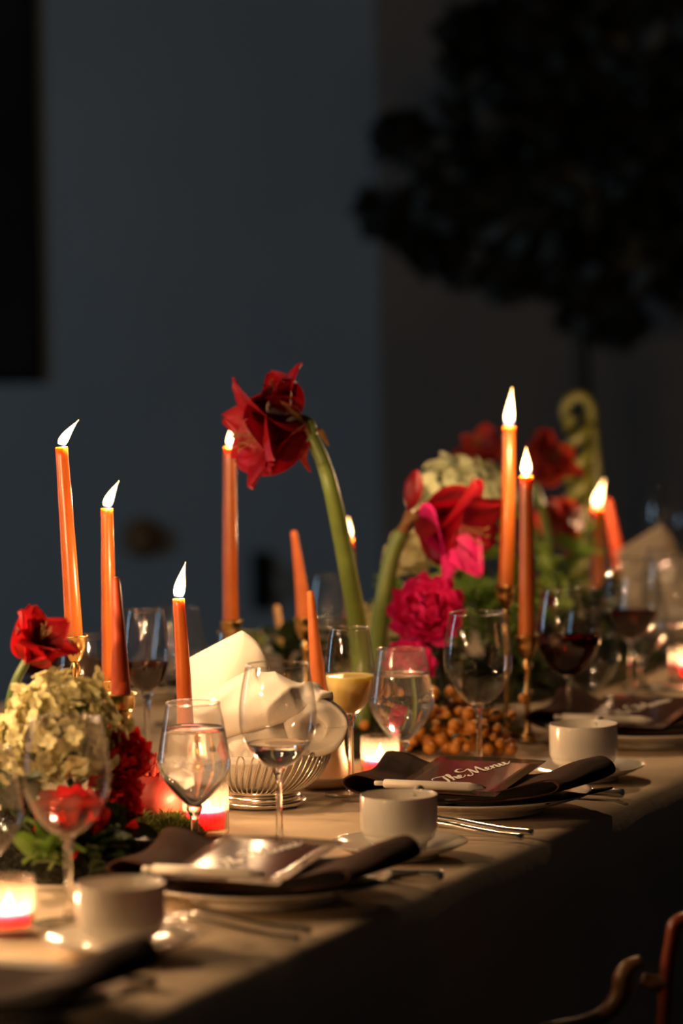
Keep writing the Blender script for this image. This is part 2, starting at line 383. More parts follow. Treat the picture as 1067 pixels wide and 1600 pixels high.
def place_glass(kind, px, Y, label, fill=None, level=None, fill_label=None, extra=None):
    G, nm = GL[kind]
    q = at(px, 1200, Y)                    # column of the picture: refine x at the table
    for _ in range(3):
        dpy = 800 - (ROT.transposed() @ (Vector((q.x, Y, CZ)) - Vector((0, 0, CAM_Z)))).y / -(ROT.transposed() @ (Vector((q.x, Y, CZ)) - Vector((0, 0, CAM_Z)))).z * FPX
        q = at(px, dpy, Y)
    t = thing(nm, label, 'glass', (q.x, Y, CZ), random.uniform(0, 6), 'drinking glasses on the table')
    dew_bright = kind == 'goblet' and fill == 'water'      # water goblets: dew haze on the wall, put in to brighten them
    link('bowl', G['dew_bright'] if dew_bright else G['bowl'], M['glass_dew_bright'] if dew_bright else M['glass_thin'], t); link('rim', G['rim'], M['glass_rim'], t)
    link('stem', G['stem'], M['glass_stem'], t); link('foot', G['foot'], M['glass_thin'], t)
    if fill:
        lq = link('liquid', liquid_mesh(G['prof'], level), M[fill], t)
        if fill_label: lq['label'] = fill_label
    return t
place_glass('goblet', 305, 4.247, 'short water goblet in front of the burning candle beside the bread basket', 'water', .134, 'still water')
place_glass('wine', 437, 4.227, 'nearly empty wine glass in front of the white bread napkin', 'water', .118, 'last sip of clear drink')
place_glass('wine', 749, 4.75, 'empty wine glass behind the menu card with clear lettering')
place_glass('tulip', 549, 4.615, 'slim glass of cloudy yellow cocktail beside the bread basket', 'cocktail', .146, 'cloudy yellow cocktail')
place_glass('goblet', 629, 4.75, 'water goblet behind the pink votive, beside the yellow cocktail', 'water', .131, 'still water')
place_glass('wine', 889, 5.04, 'half full red wine glass behind the far white cup', 'wine', .142, 'dark red wine')
place_glass('goblet', 921, 5.19, 'clear goblet half hidden behind the red wine glass by the far cup')
place_glass('wine', 986, 5.46, 'blurred red wine glass further along the table, beyond the far cup', 'wine', .130, 'dark red wine')
place_glass('goblet', 1002, 5.62, 'blurred goblet just behind the farther red wine glass')
place_glass('wine', 1050, 5.62, 'blurred wine glass at the picture edge before the far bread napkin')
place_glass('tulip', 231, 4.86, 'slim glass of dark red wine between the burning candles', 'wine', .136, 'dark red wine')
place_glass('goblet', 137, 4.95, 'goblet behind the tallest leaning candle and its brass cup')
place_glass('wine', 108, 3.78, 'large blurred glass of red wine in front of the cream hydrangea', 'wine_backlit', .122, 'red wine')
place_glass('goblet', -22, 3.89, 'blurred goblet cut off by the edge above the nearest votive')
place_glass('goblet', 378, 4.98, 'goblet standing behind the raised corner of the bread napkin')
place_glass('goblet', 278, 5.29, 'distant goblet half hidden behind the short burning candle')
place_glass('goblet', 520, 5.73, 'distant goblet behind the two unlit orange tapers')
place_glass('wine', 1040, 6.9, 'far blurred wine glass against the dark wall')

# ------------------------------------------------------------------ candles and holders
def flame_mesh(h, r, lean):
    pts, rad = [], []
    n = 12
    for i in range(n + 1):
        u = i / n
        pts.append(Vector((lean[0] * u ** 1.3, lean[1] * u ** 1.3, h * u)))
        rad.append(max(.0004, r * 1.08 * (math.sin(PI * min(1, u * .90 + .10) ** .58)) * (1 - .30 * u)))
    return mesh('flame', *tube(pts, rad, 12))
def candle(label, bot, top, Y, rb, rt, flame=None, mat='wax', Yt=None, name='taper_candle', blunt=True):
    """bot/top: picture points of the candle's lower end and its top; flame: picture point of the flame's tip."""
    b = at(*bot, Y); t = at(*top, Yt or Y); d = t - b
    th = thing(name, label, 'candle', b, 0, 'lit taper candles' if flame else 'unlit taper candles')
    n = 26; pts, rad = [], []
    for i in range(n + 1):
        u = i / n
        bow = Vector((math.sin(u * PI) * .0012 * math.sin(b.x * 90), 0, 0))
        pts.append(d * u + bow); rad.append((rb + (rt - rb) * u) * (1 + .012 * math.sin(u * 23 + b.x * 50)))
    if flame:
        pts += [d + d.normalized() * .0006, d + d.normalized() * .0002, d - d.normalized() * .0012]; rad += [rt * .9, rt * .62, rt * .15]
    else:
        pts += [d + d.normalized() * rt * .4, d + d.normalized() * rt * .6]; rad += [rt * .75, rt * .25]
    link('wax', mesh('wax', *tube(pts, rad, 28)), M[mat], th)
    if flame:
        tip = at(*flame, Yt or Y) - b; lean = tip - d; up = d.normalized()
        wk = [d - up * .001, d + up * .004 + Vector((lean.x * .05, 0, 0)), d + up * .009 + Vector((lean.x * .22, 0, 0))]
        link('wick', mesh('wick', *tube(wk, .0006, 6)), M['wick'], th)
        h = max(lean.z - .003, .01)
        add_flame(th, d + Vector((0, 0, .003)), h, min(.0068, h * .19), (lean.x, 0), FLAME_W * min(1, h / .036))
    return th, b, d
def holder(label, b, r, base_r=.034, mat='gold', tilt=None, knob=.5):
    """Slim brass candlestick whose cup takes the candle end at b."""
    H = b.z - CZ
    th = thing('candlestick', label, 'candle holder', (b.x, b.y, CZ), 0, 'brass candlesticks')
    R = r + .0012
    link('cup', mesh('cup', *lathe([(.004, H - .014), (R * .62, H - .011), (R * .9, H - .003), (R + .0014, H + .004), (R + .0016, H + .015), (R + .0042, H + .0165), (R + .0042, H + .018), (R, H + .0178), (R, H - .0012), (0, H - .0014)], 32)), M[mat], th)
    prof = [(.0065, .012), (.0036, .026)]
    kz = .026 + (H - .06) * knob
    prof += [(.0033, kz - .014), (.006, kz - .004), (.006, kz + .004), (.0033, kz + .014), (.0036, H - .03), (.007, H - .022), (.0045, H - .0142)]
    link('stem', mesh('stem', *lathe(prof, 20)), M[mat], th)
    link('base', mesh('base', *lathe([(0, 0), (base_r, 0), (base_r, .003), (base_r * .8, .006), (.012, .009), (.0066, .0121), (0, .0121)], 36)), M[mat], th)
    return th
R1 = .0108
c = candle('tallest burning orange candle leaning left, by the red flower at the edge', (117, 1016), (96, 699), 4.50, R1, .0074, (123, 656)); holder('brass candlestick under the tallest leaning candle', c[1], R1)
c = candle('burning orange candle directly behind the rust red unlit taper', (173, 1085), (167, 795), 4.62, R1, .0074, (186, 751)); holder('brass candlestick behind the rust red taper', c[1], R1)
c = candle('short burning orange candle between the red wine and the white bread napkin', (291, 1172), (279, 936), 4.47, .0105, .0070, (290, 878)); holder('brass candlestick hidden behind the water goblet', c[1], .0105, knob=.4)
c = candle('burning orange candle directly behind the big drooping red flower', (361, 990), (359, 699), 5.08, R1, .0085, (360, 668)); holder('brass candlestick behind the peak of the bread napkin', c[1], R1)
c = candle('burning candle half hidden behind the thick curved green stem', (548, 1010), (544, 842), 5.55, .0105, .0080, (544, 809)); holder('brass candlestick behind the thick curved green stem', c[1], .0105)
c = candle('tallest burning orange candle of the right-hand pair', (790, 935), (795, 667), 5.16, .0108, .0088, (800, 606)); holder('slim brass candlestick of the tallest right-hand candle', c[1], .0108, base_r=.03, knob=.93)
c = candle('lower burning orange candle of the right-hand pair', (823, 1014), (822, 744), 5.06, .0108, .0090, (822, 699)); holder('slim brass candlestick with knobbed stem beside the red wine glass', c[1], .0108, base_r=.012, knob=.55)
c = candle('blurred burning candle far along the table beside a red unlit taper', (934, 960), (932, 793), 6.10, .0110, .0100, (944, 750)); holder('far blurred brass candlestick among red flowers', c[1], .0110)
# unlit tapers
c = candle('unlit rust red taper with a blunt tip in a brass cup', (190, 1108), (181, 905), 4.24, .0122, .0042, None, 'wax_red'); holder('brass candlestick rising from moss behind the red ruffled flowers', c[1], .0122, base_r=.02)
c = candle('taller unlit matt orange taper with pointed tip', (477, 985), (459, 832), 5.15, .0120, .0042, None, 'wax_orange'); holder('brass candlestick of the taller orange taper', c[1], .0120)
ca = candle('shorter unlit matt orange taper behind the bread napkin', (506, 1145), (485, 926), 4.71, .0128, .0042, None, 'wax_orange')
candle_hold = ca[1]
c = candle('thin blurred tan taper leaning left behind the bread napkin', (447, 1030), (432, 949), 5.62, .0065, .0048, None, 'wax_tan'); holder('small brass candlestick of the thin tan taper', c[1], .0065, base_r=.026)
c = candle('blurred unlit red taper beside the far burning candle', (972, 905), (949, 782), 6.22, .0130, .0060, None, 'wax_red'); holder('far brass candlestick of the unlit red taper', c[1], .0130)
c = candle('far blurred orange taper above the red wine glasses', (1012, 935), (1021, 852), 6.40, .0100, .0060, None, 'wax_red'); holder('farthest brass candlestick by the picture edge', c[1], .0100)
# peach ceramic candlestick behind the basket
b = candle_hold
H = b.z - CZ
th = thing('ceramic_candlestick', 'peach ceramic candlestick with saucer foot behind the bread basket', 'candle holder', (b.x, b.y, CZ))
link('column', mesh('column', *lathe(smooth_prof([(.030, .0105), (.028, .03), (.026, H * .6), (.024, H - .004), (.022, H + .014), (.0155, H + .015), (.0140, H + .012), (.0140, H - .001), (0, H - .0012)], 4), 36)), M['ceramic'], th)
link('saucer', mesh('saucer', *lathe([(0, 0), (.045, 0), (.060, .006), (.066, .015), (.0645, .0155), (.058, .010), (.03, .0103), (0, .0103)], 44)), M['ceramic'], th)
# tapers further left along the runner, outside the picture: they light the near side of the table
for s_, t_, hh, lab in ((-.02, .95, .34, 'burning candle beyond the left picture edge, farthest in'), (-.22, .70, .30, 'burning candle beyond the left picture edge, nearest the hydrangea'), (-.42, .82, .36, 'burning candle beyond the left picture edge, tallest of them'), (-.14, .56, .24, 'burning candle beyond the left picture edge, nearest the place settings'), (-.48, .56, .28, 'burning candle beyond the left picture edge, short one nearest the near corner'), (-.62, .66, .27, 'burning candle beyond the left picture edge, lowest of them'), (-.80, .72, .33, 'burning candle beyond the left picture edge, nearest the camera')):
    q = tp(s_, t_, CZ)
    b = q + Vector((0, 0, hh - .18)); th = thing('taper_candle', lab, 'candle', b, 0, 'lit taper candles')
    link('wax', mesh('wax', *tube([Vector((0, 0, .22 * i / 12)) for i in range(13)], [.0108, .0074], 24)), M['wax'], th)
    link('wick', mesh('wick', *tube([(0, 0, .219), (0, 0, .228)], .0006, 6)), M['wick'], th)
    add_flame(th, (0, 0, .223), .044, .0068, (.01, 0), FLAME_W * 1.7)
    holder('brass candlestick of the ' + lab.replace('burning ', ''), b, .0108)

# ------------------------------------------------------------------ votives
def rib(a, z): return 1 + .022 * math.cos(a * 30)
def votive(px, py, label, r=.026, h=.060, wax=.027):
    q = on(px, py, CZ); th = thing('votive_candle', label, 'votive', q, 0, 'votive candles in ribbed glasses')
    link('glass', mesh('votive_glass', *lathe([(0, .001), (r * .96, .001), (r, .004), (r, h * .5), (r, h), (r - .0022, h), (r - .0024, .006)], 180, rib)), M['votive_glass'], th)
    wz = [(0, .0072), (r - .0042, .0072)] + [(r - .0042, .010), (r - .0042, wax + .003), (r - .007, wax), (r * .45, wax - .002), (0, wax - .003)]
    link('wax', mesh('votive_wax', *lathe(wz, 32)), M['wax_pink'], th)['label'] = 'pink wax'
    link('wick', mesh('wick', *tube([(0, 0, wax - .004), (.0005, 0, wax + .006)], .0006, 6)), M['wick'], th)
    add_flame(th, (0, 0, wax + .002), .020, .0050, (.001, 0), VOTIVE_W)
    return th
votive(322, 1304, 'pink votive in ribbed glass behind the short water goblet')
votive(594, 1219, 'pink votive glowing behind the folded brown napkin', .0235, .056, .025)
votive(14, 1457, 'nearest blurred pink votive at the picture edge', .0255, .056, .020)
votive(276, 1258, 'votive half hidden behind the pomegranate', .024, .055)
votive(1082, 1066, 'far blurred votive at the picture edge', .024, .055)

# ------------------------------------------------------------------ place settings
PLATE = mesh('plate', *lathe(smooth_prof([(0, .004), (.060, .004), (.074, 0), (.078, 0), (.080, .005), (.105, .012), (.131, .0205), (.1325, .0222), (.130, .0228), (.104, .0155), (.084, .0095), (.05, .0085), (0, .0085)], 4), 72))
SAUCER = mesh('saucer', *lathe(smooth_prof([(0, .002), (.030, .002), (.040, 0), (.043, 0), (.045, .004), (.060, .009), (.0735, .0155), (.0745, .0168), (.0730, .0172), (.058, .0115), (.038, .0075), (.030, .0062), (0, .0062)], 4), 60))
CUP = mesh('cup', *lathe(smooth_prof([(0, .003), (.024, .003), (.027, 0), (.0295, 0), (.0302, .004), (.0325, .0145), (.0395, .0195), (.0422, .026), (.0425, .040), (.0424, .0600), (.0418, .0616), (.0404, .0605), (.0400, .046), (.0398, .028), (.035, .012), (.0, .008)], 5), 64))
HANDLE = mesh('handle', *tube(spline([(.040, 0, .054), (.055, 0, .060), (.066, 0, .054), (.066, 0, .040), (.054, 0, .026), (.041, 0, .024)]), [.0042, .0048, .0042, .0042], 12))
def cup_set(px, py, label, slabel, ha):
    q = on(px, py, CZ)
    s = link('saucer', SAUCER, M['china'], None, q); tag(s, slabel, 'saucer', 'white saucers')
    c_ = thing('cup', label, 'cup', q + Vector((0, 0, .0064)), 0, 'white stacking cups')
    link('body', CUP, M['china'], c_); link('handle', HANDLE, M['china'], c_, rot=(0, 0, ha))
cup_set(190, 1490, 'nearest white cup, blurred, by the foot of the red wine glass', 'saucer under the nearest blurred cup', 1.15)
cup_set(624, 1338, 'white cup in front of the menu card with clear lettering', 'saucer under the cup before the clear menu card', 1.15)
cup_set(912, 1216, 'far white cup between two menu settings, before the red wine glasses', 'saucer under the far cup', 1.15)

def napkin_mesh(seed):
    """Folded linen: one thick strip looped at both ends, wedge thicker at the far side."""
    rnd = random.Random(seed)
    path = [(.128, .000), (.06, .001), (-.02, .002), (-.09, .001), (-.128, .003), (-.143, .018), (-.132, .034), (-.105, .037), (-.072, .0275), (0, .0235), (.052, .0255), (.112, .047), (.134, .040), (.138, .028), (.122, .0175), (.06, .0140), (-.02, .0130), (-.07, .012)]
    pts = spline([Vector((x, 0, z)) for x, z in path], 6)
    rows = []
    ny = 18
    def P(i, y, off):
        a = pts[max(i - 1, 0)]; b = pts[min(i + 1, len(pts) - 1)]; d = (b - a).normalized(); nrm = Vector((-d.z, 0, d.x))
        q = pts[i] + nrm * off
        k = .62 + .26 * (y / .072 * .5 + .5)
        wob = .002 * math.sin(q.x * 23 + y * 11 + seed) + .0015 * math.sin(y * 45 + q.x * 9)
        return Vector((q.x + .010 * (y / .07) * (1 if q.x > 0 else -.6) + .006 * math.sin(y * 30 + q.z * 60), y + .004 * math.sin(q.x * 30 + q.z * 200), .0105 + .012 * (q.x / .13) ** 2 + q.z * k + wob * (q.z / .03)))
    n = len(pts)
    V, F = [], []
    for off in (.0016, -.0016):
        for i in range(n):
            for j in range(ny + 1): V.append(P(i, -.072 + .144 * j / ny, off))
    o2 = n * (ny + 1)
    for i in range(n - 1):
        for j in range(ny):
            a = i * (ny + 1) + j; F.append((a, a + 1, a + ny + 2, a + ny + 1)); F.append((o2 + a, o2 + a + ny + 1, o2 + a + ny + 2, o2 + a + 1))
    for i in range(n - 1):
        for j in (0, ny):
            a = i * (ny + 1) + j; b = a + ny + 1; F.append((a, b, o2 + b, o2 + a))
    for i in (0, n - 1):
        for j in range(ny):
            a = i * (ny + 1) + j; F.append((a, a + 1, o2 + a + 1, o2 + a))
    return mesh('napkin', V, F)

# lettering: "The Menu" in a flowing hand (x-height 1)
STROKES = [
    [(-1.0, 1.75), (-.75, 2.2), (-.1, 2.3), (.6, 2.12), (1.3, 2.1), (1.75, 2.35)],
    [(.75, 2.15), (.6, 1.5), (.45, .6), (.15, -.1), (-.3, -.25), (-.55, .05), (-.35, .25)],
    [(.9, 0), (1.35, 1.0), (1.65, 2.0), (1.55, 2.35), (1.35, 2.0), (1.2, 1.0), (1.1, 0)],
    [(1.1, .1), (1.3, .7), (1.6, 1.0), (1.75, .8), (1.7, .25), (1.85, 0), (2.1, .2)],
    [(2.1, .2), (2.45, .55), (2.55, .9), (2.35, 1.0), (2.15, .7), (2.15, .2), (2.4, 0), (2.8, .25), (3.05, .6)],
    [(3.4, .35), (3.2, .0), (3.5, -.25), (3.95, .2), (4.3, 1.2), (4.55, 2.2)],
    [(4.1, 2.6), (3.6, 2.9), (3.0, 2.5), (3.1, 1.9), (3.7, 1.75), (4.3, 2.05), (4.55, 2.2)],
    [(4.55, 2.2), (4.6, 1.2), (4.7, .05), (5.2, 1.2), (5.75, 2.25)],
    [(5.75, 2.25), (5.7, 1.2), (5.75, .3), (6.0, 0), (6.3, .2)],
    [(6.3, .2), (6.65, .55), (6.75, .9), (6.55, 1.0), (6.35, .7), (6.35, .2), (6.6, 0), (7.0, .35)],
    [(7.0, .35), (7.2, 1.0), (7.2, .5), (7.15, 0), (7.35, .6), (7.7, 1.0), (7.85, .75), (7.8, .25), (7.95, 0), (8.25, .35)],
    [(8.25, .35), (8.45, 1.0), (8.4, .35), (8.6, 0), (8.9, .3), (9.1, 1.0), (9.05, .3), (9.2, 0), (9.6, .35), (10.1, .8)],
]
def lettering(scale, thick=1.0):
    V, F = [], []
    for st in STROKES:
        pts = spline([Vector((x + .32 * y, y, 0)) for x, y in st], 7)
        k = len(V); n = len(pts)
        for i, p_ in enumerate(pts):
            d = (pts[min(i + 1, n - 1)] - pts[max(i - 1, 0)]).normalized()
            nv = Vector((-d.y, d.x, 0))
            e = min(i, n - 1 - i) / n
            wd = (.035 + .085 * max(0, -d.y) ** 1.3 + .012) * thick * (.55 + .45 * min(1, e * 6))
            for sgn in (1, -1): V.append(((p_.x + nv.x * wd * sgn - 4.5) * scale, (p_.y + nv.y * wd * sgn - 1.0) * scale, .0003))
        for i in range(n - 1): a = k + 2 * i; F.append((a, a + 1, a + 3, a + 2))
    return mesh('lettering', V, F, False)
LET = lettering(.0112, 1.35)
PENL = .138
def pen(loc, rot, label):
    th = thing('pen', label, 'pen', loc, 0, 'white pens on the menus'); th.rotation_mode = 'QUATERNION'; th.rotation_quaternion = rot
    r = .0052
    link('barrel', mesh('pen_barrel', *lathe([(0, -PENL * .5 + .012), (r * .9, -PENL * .5 + .012), (r, -PENL * .5 + .0135), (r, PENL * .5 - .020), (r * .97, PENL * .5 - .0195), (r * .42, PENL * .5 - .003), (r * .3, PENL * .5 - .003), (0, PENL * .5 - .003)], 24)), M['pen'], th)
    link('push_button', mesh('pen_button', *lathe([(0, -PENL * .5), (r * .5, -PENL * .5), (r * .56, -PENL * .5 + .0008), (r * .56, -PENL * .5 + .0119), (0, -PENL * .5 + .0119)], 16)), M['pen'], th)
    link('point', mesh('pen_point', *lathe([(r * .28, PENL * .5 - .0029), (r * .1, PENL * .5), (0, PENL * .5)], 12)), M['silver'], th)
def setting(c, which, card_kind, seed, card=True, dev=0.0, lift=0.0):
    """c: plate centre on the cloth. Local x points at the diner, local y down the table."""
    base = Matrix.Translation((c.x, c.y, CZ)) @ Matrix.Rotation(RZ + dev, 4, 'Z')
    tag(link('dinner_plate', PLATE, M['china'], None, base.translation, (0, 0, 0)), 'white dinner plate ' + which, 'plate', 'dinner plates')
    nb_ = link('napkin', napkin_mesh(seed), M['napkin_brown'], None, base.translation, (0, 0, RZ + dev)); tag(nb_, 'folded dark brown linen napkin ' + which, 'napkin', 'brown napkins on the plates')
    if not card: return
    tilt = math.radians(6.0)
    CM = base @ Matrix.Translation((-.014, -.088, .0295)) @ Matrix.Rotation(tilt, 4, 'X') @ Matrix.Translation((0, .087, .0))
    mc = thing('menu_card', 'menu card with white script ' + which, 'menu', CM.translation, 0, 'menu cards')
    mc.rotation_euler = CM.to_euler()
    # gently bowed sheet with its own thickness
    hx, hy = .068, .087
    rows = []
    for i in range(9):
        rows.append([Vector((-hx + 2 * hx * j / 8, -hy + 2 * hy * i / 8, .0012 * math.cos((j / 8 - .5) * PI) + .0005)) for j in range(9)])
    v1, f1 = grid(rows); v2 = [Vector((q.x, q.y, q.z - .0009)) for q in v1]; f2 = [tuple(reversed(q)) for q in f1]
    ed = []
    for a in range(8):
        for (i0, i1) in (((a), (a + 1)), (72 + a, 73 + a), (a * 9, a * 9 + 9), (a * 9 + 8, a * 9 + 17)): ed.append((i0, i1, i1 + 81, i0 + 81))
    link('sheet', mesh('menu_sheet', *[list(v1) + v2, f1 + [tuple(i + 81 for i in q) for q in f2] + ed]), card_mat('menu_print_' + card_kind, card_kind), mc)
    lt = link('lettering', LET, M['ink'], mc, (.000, .012, .0021), (0, 0, PI / 2 - .40)); lt['label'] = 'white script reading The Menu'
    # pen along the near edge of the card
    pm = CM @ Matrix.Translation((-.016, -.077, .0075))
    d = (CM.to_3x3() @ Vector((1, .02, 0))).normalized()
    pen(pm.translation, zdir(d), 'white ballpoint pen ' + which.replace('with', 'on the napkin with'))
PB = on(748, 1264, CZ); STEP = AL * .62
settings = []
setting(PB, 'behind the middle cup, lettering clear', 'brown', 1)
setting(PB - STEP, 'before the bread basket, soft lettering', 'grey', 2)
setting(PB + STEP, 'at the right picture edge beyond the far cup', 'dark', 3)
setting(PB - STEP * 2, 'cut off in the near left corner, very blurred', 'dark', 4, card=False)
# settings on the far side of the table
for i, (s_, lab) in enumerate(((.55, 'across the table behind the slim red wine glass'), (1.35, 'across the table behind the goblet and napkin peak'))):
    q = tp(s_, TW - .17, CZ)
    tag(link('dinner_plate', PLATE, M['china'], None, q), 'white dinner plate ' + lab, 'plate', 'dinner plates')
    tag(link('napkin', napkin_mesh(11 + i), M['napkin_brown'], None, q, (0, 0, RZ + PI)), 'folded dark brown linen napkin ' + lab, 'napkin', 'brown napkins on the plates')

# cutlery: forks on the near side of each plate, knife on the far side (local x to the diner)
def fork_meshes():
    L_ = .195
    prof = [(0, .0016), (.03, .0026), (.06, .006), (.09, .0105), (.115, .0125), (.140, .0105), (.165, .0052), (.185, .0046), (.195, .0062)]   # handle end -> tips
    def zc(x): return lerp_list([p_[1] for p_ in prof], 0) if x <= 0 else next(z0 + (z1 - z0) * (x - x0) / (x1 - x0) for (x0, z0), (x1, z1) in zip(prof, prof[1:]) if x0 <= x <= x1 + 1e-9)
    def strip(x0, x1, wfun, yc=0, th=.0034, n=24):
        v, f = [], []
        for i in range(n + 1):
            x = x0 + (x1 - x0) * i / n; wd = wfun(x); z = zc(x)
            for k in range(8):
                a = 2 * PI * k / 8; v.append((x, yc + wd * math.cos(a), z + th * .5 * math.sin(a)))
        for i in range(n):
            for k in range(8): f.append((i * 8 + k, i * 8 + (k + 1) % 8, i * 8 + 8 + (k + 1) % 8, i * 8 + 8 + k))
        f.append(tuple(range(7, -1, -1))); f.append(tuple(n * 8 + k for k in range(8)))
        return v, f
    hd = strip(0, .125, lambda x: .0052 - .0016 * min(1, x / .03) + (.0006 if x < .03 else 0) - .0010 * min(1, max(0, x - .05) / .06), th=.0072)
    nk = strip(.1245, .150, lambda x: .0026 + .0092 * min(1, (x - .1245) / .020) ** .7)
    tines = [strip(.1495, .195, lambda x: .0013 - .0006 * (x - .1495) / .045, yc, n=10) for yc in (-.0098, -.0033, .0033, .0098)]
    return mesh('fork_handle', *hd), mesh('fork_neck', *nk), [mesh('fork_tine', *t_) for t_ in tines]
FH, FN, FT = fork_meshes()
KN_H = mesh('knife_handle', *moved(lathe(smooth_prof([(0, 0), (.0042, .0008), (.0056, .006), (.0048, .03), (.0040, .07), (.0042, .088), (.0030, .094), (0, .0945)], 5), 16), Matrix.Rotation(PI / 2, 4, 'Y') @ Matrix.Scale(1.3, 4, (0, 1, 0))))
kb_v, kb_f = [], []
for i in range(21):
    u = i / 20; x = .0946 + .125 * u; wd = .0105 * (1 - .75 * max(0, u - .7) ** 1.5 / .164) ; z = .0
    for (yy, zz) in ((-.0040, .0013), (wd * .9 - .004, .0004), (wd * .9 - .004, -.0004), (-.0040, -.0013)): kb_v.append((x, yy, zz))
for i in range(20):
    for k in range(4): kb_f.append((i * 4 + k, i * 4 + (k + 1) % 4, i * 4 + 4 + (k + 1) % 4, i * 4 + 4 + k))
kb_f += [(3, 2, 1, 0), (80, 81, 82, 83)]
KN_B = mesh('knife_blade', kb_v, kb_f, False)
def cutlery(px, py, kind, label, turn=0.0):
    q = on(px, py, CZ); rz = RZ + PI + turn     # from the handle end towards the middle of the table
    if kind == 'fork':
        t = thing('fork', label, 'fork', q, rz, 'forks')
        link('handle', FH, M['silver'], t, (0, 0, .0030)); link('neck', FN, M['silver'], t, (0, 0, .0030))
        for m_ in FT: link('tine', m_, M['silver'], t, (0, 0, .0030))
    else:
        t = thing('knife', label, 'knife', q, rz, 'knives')
        link('handle', KN_H, M['silver'], t, (0, 0, .0058)); link('blade', KN_B, M['silver'], t, (0, 0, .0055))
cutlery(832, 1307, 'fork', 'outer fork beside the plate with the clear menu card', .03)
cutlery(816, 1314, 'fork', 'inner fork, shorter end, by the plate with the clear menu card', -.04)
cutlery(485, 1462, 'fork', 'blurred fork between the nearest cup and the soft menu card', .05)
cutlery(466, 1474, 'fork', 'blurred nearer fork beside the nearest cup', -.02)
cutlery(975, 1247, 'knife', 'knife beside the far cup and brown napkin')
cutlery(692, 1377, 'knife', 'knife by the napkin in front of the middle cup')
cutlery(245, 1545, 'knife', 'blurred knife in the near corner below the nearest cup')

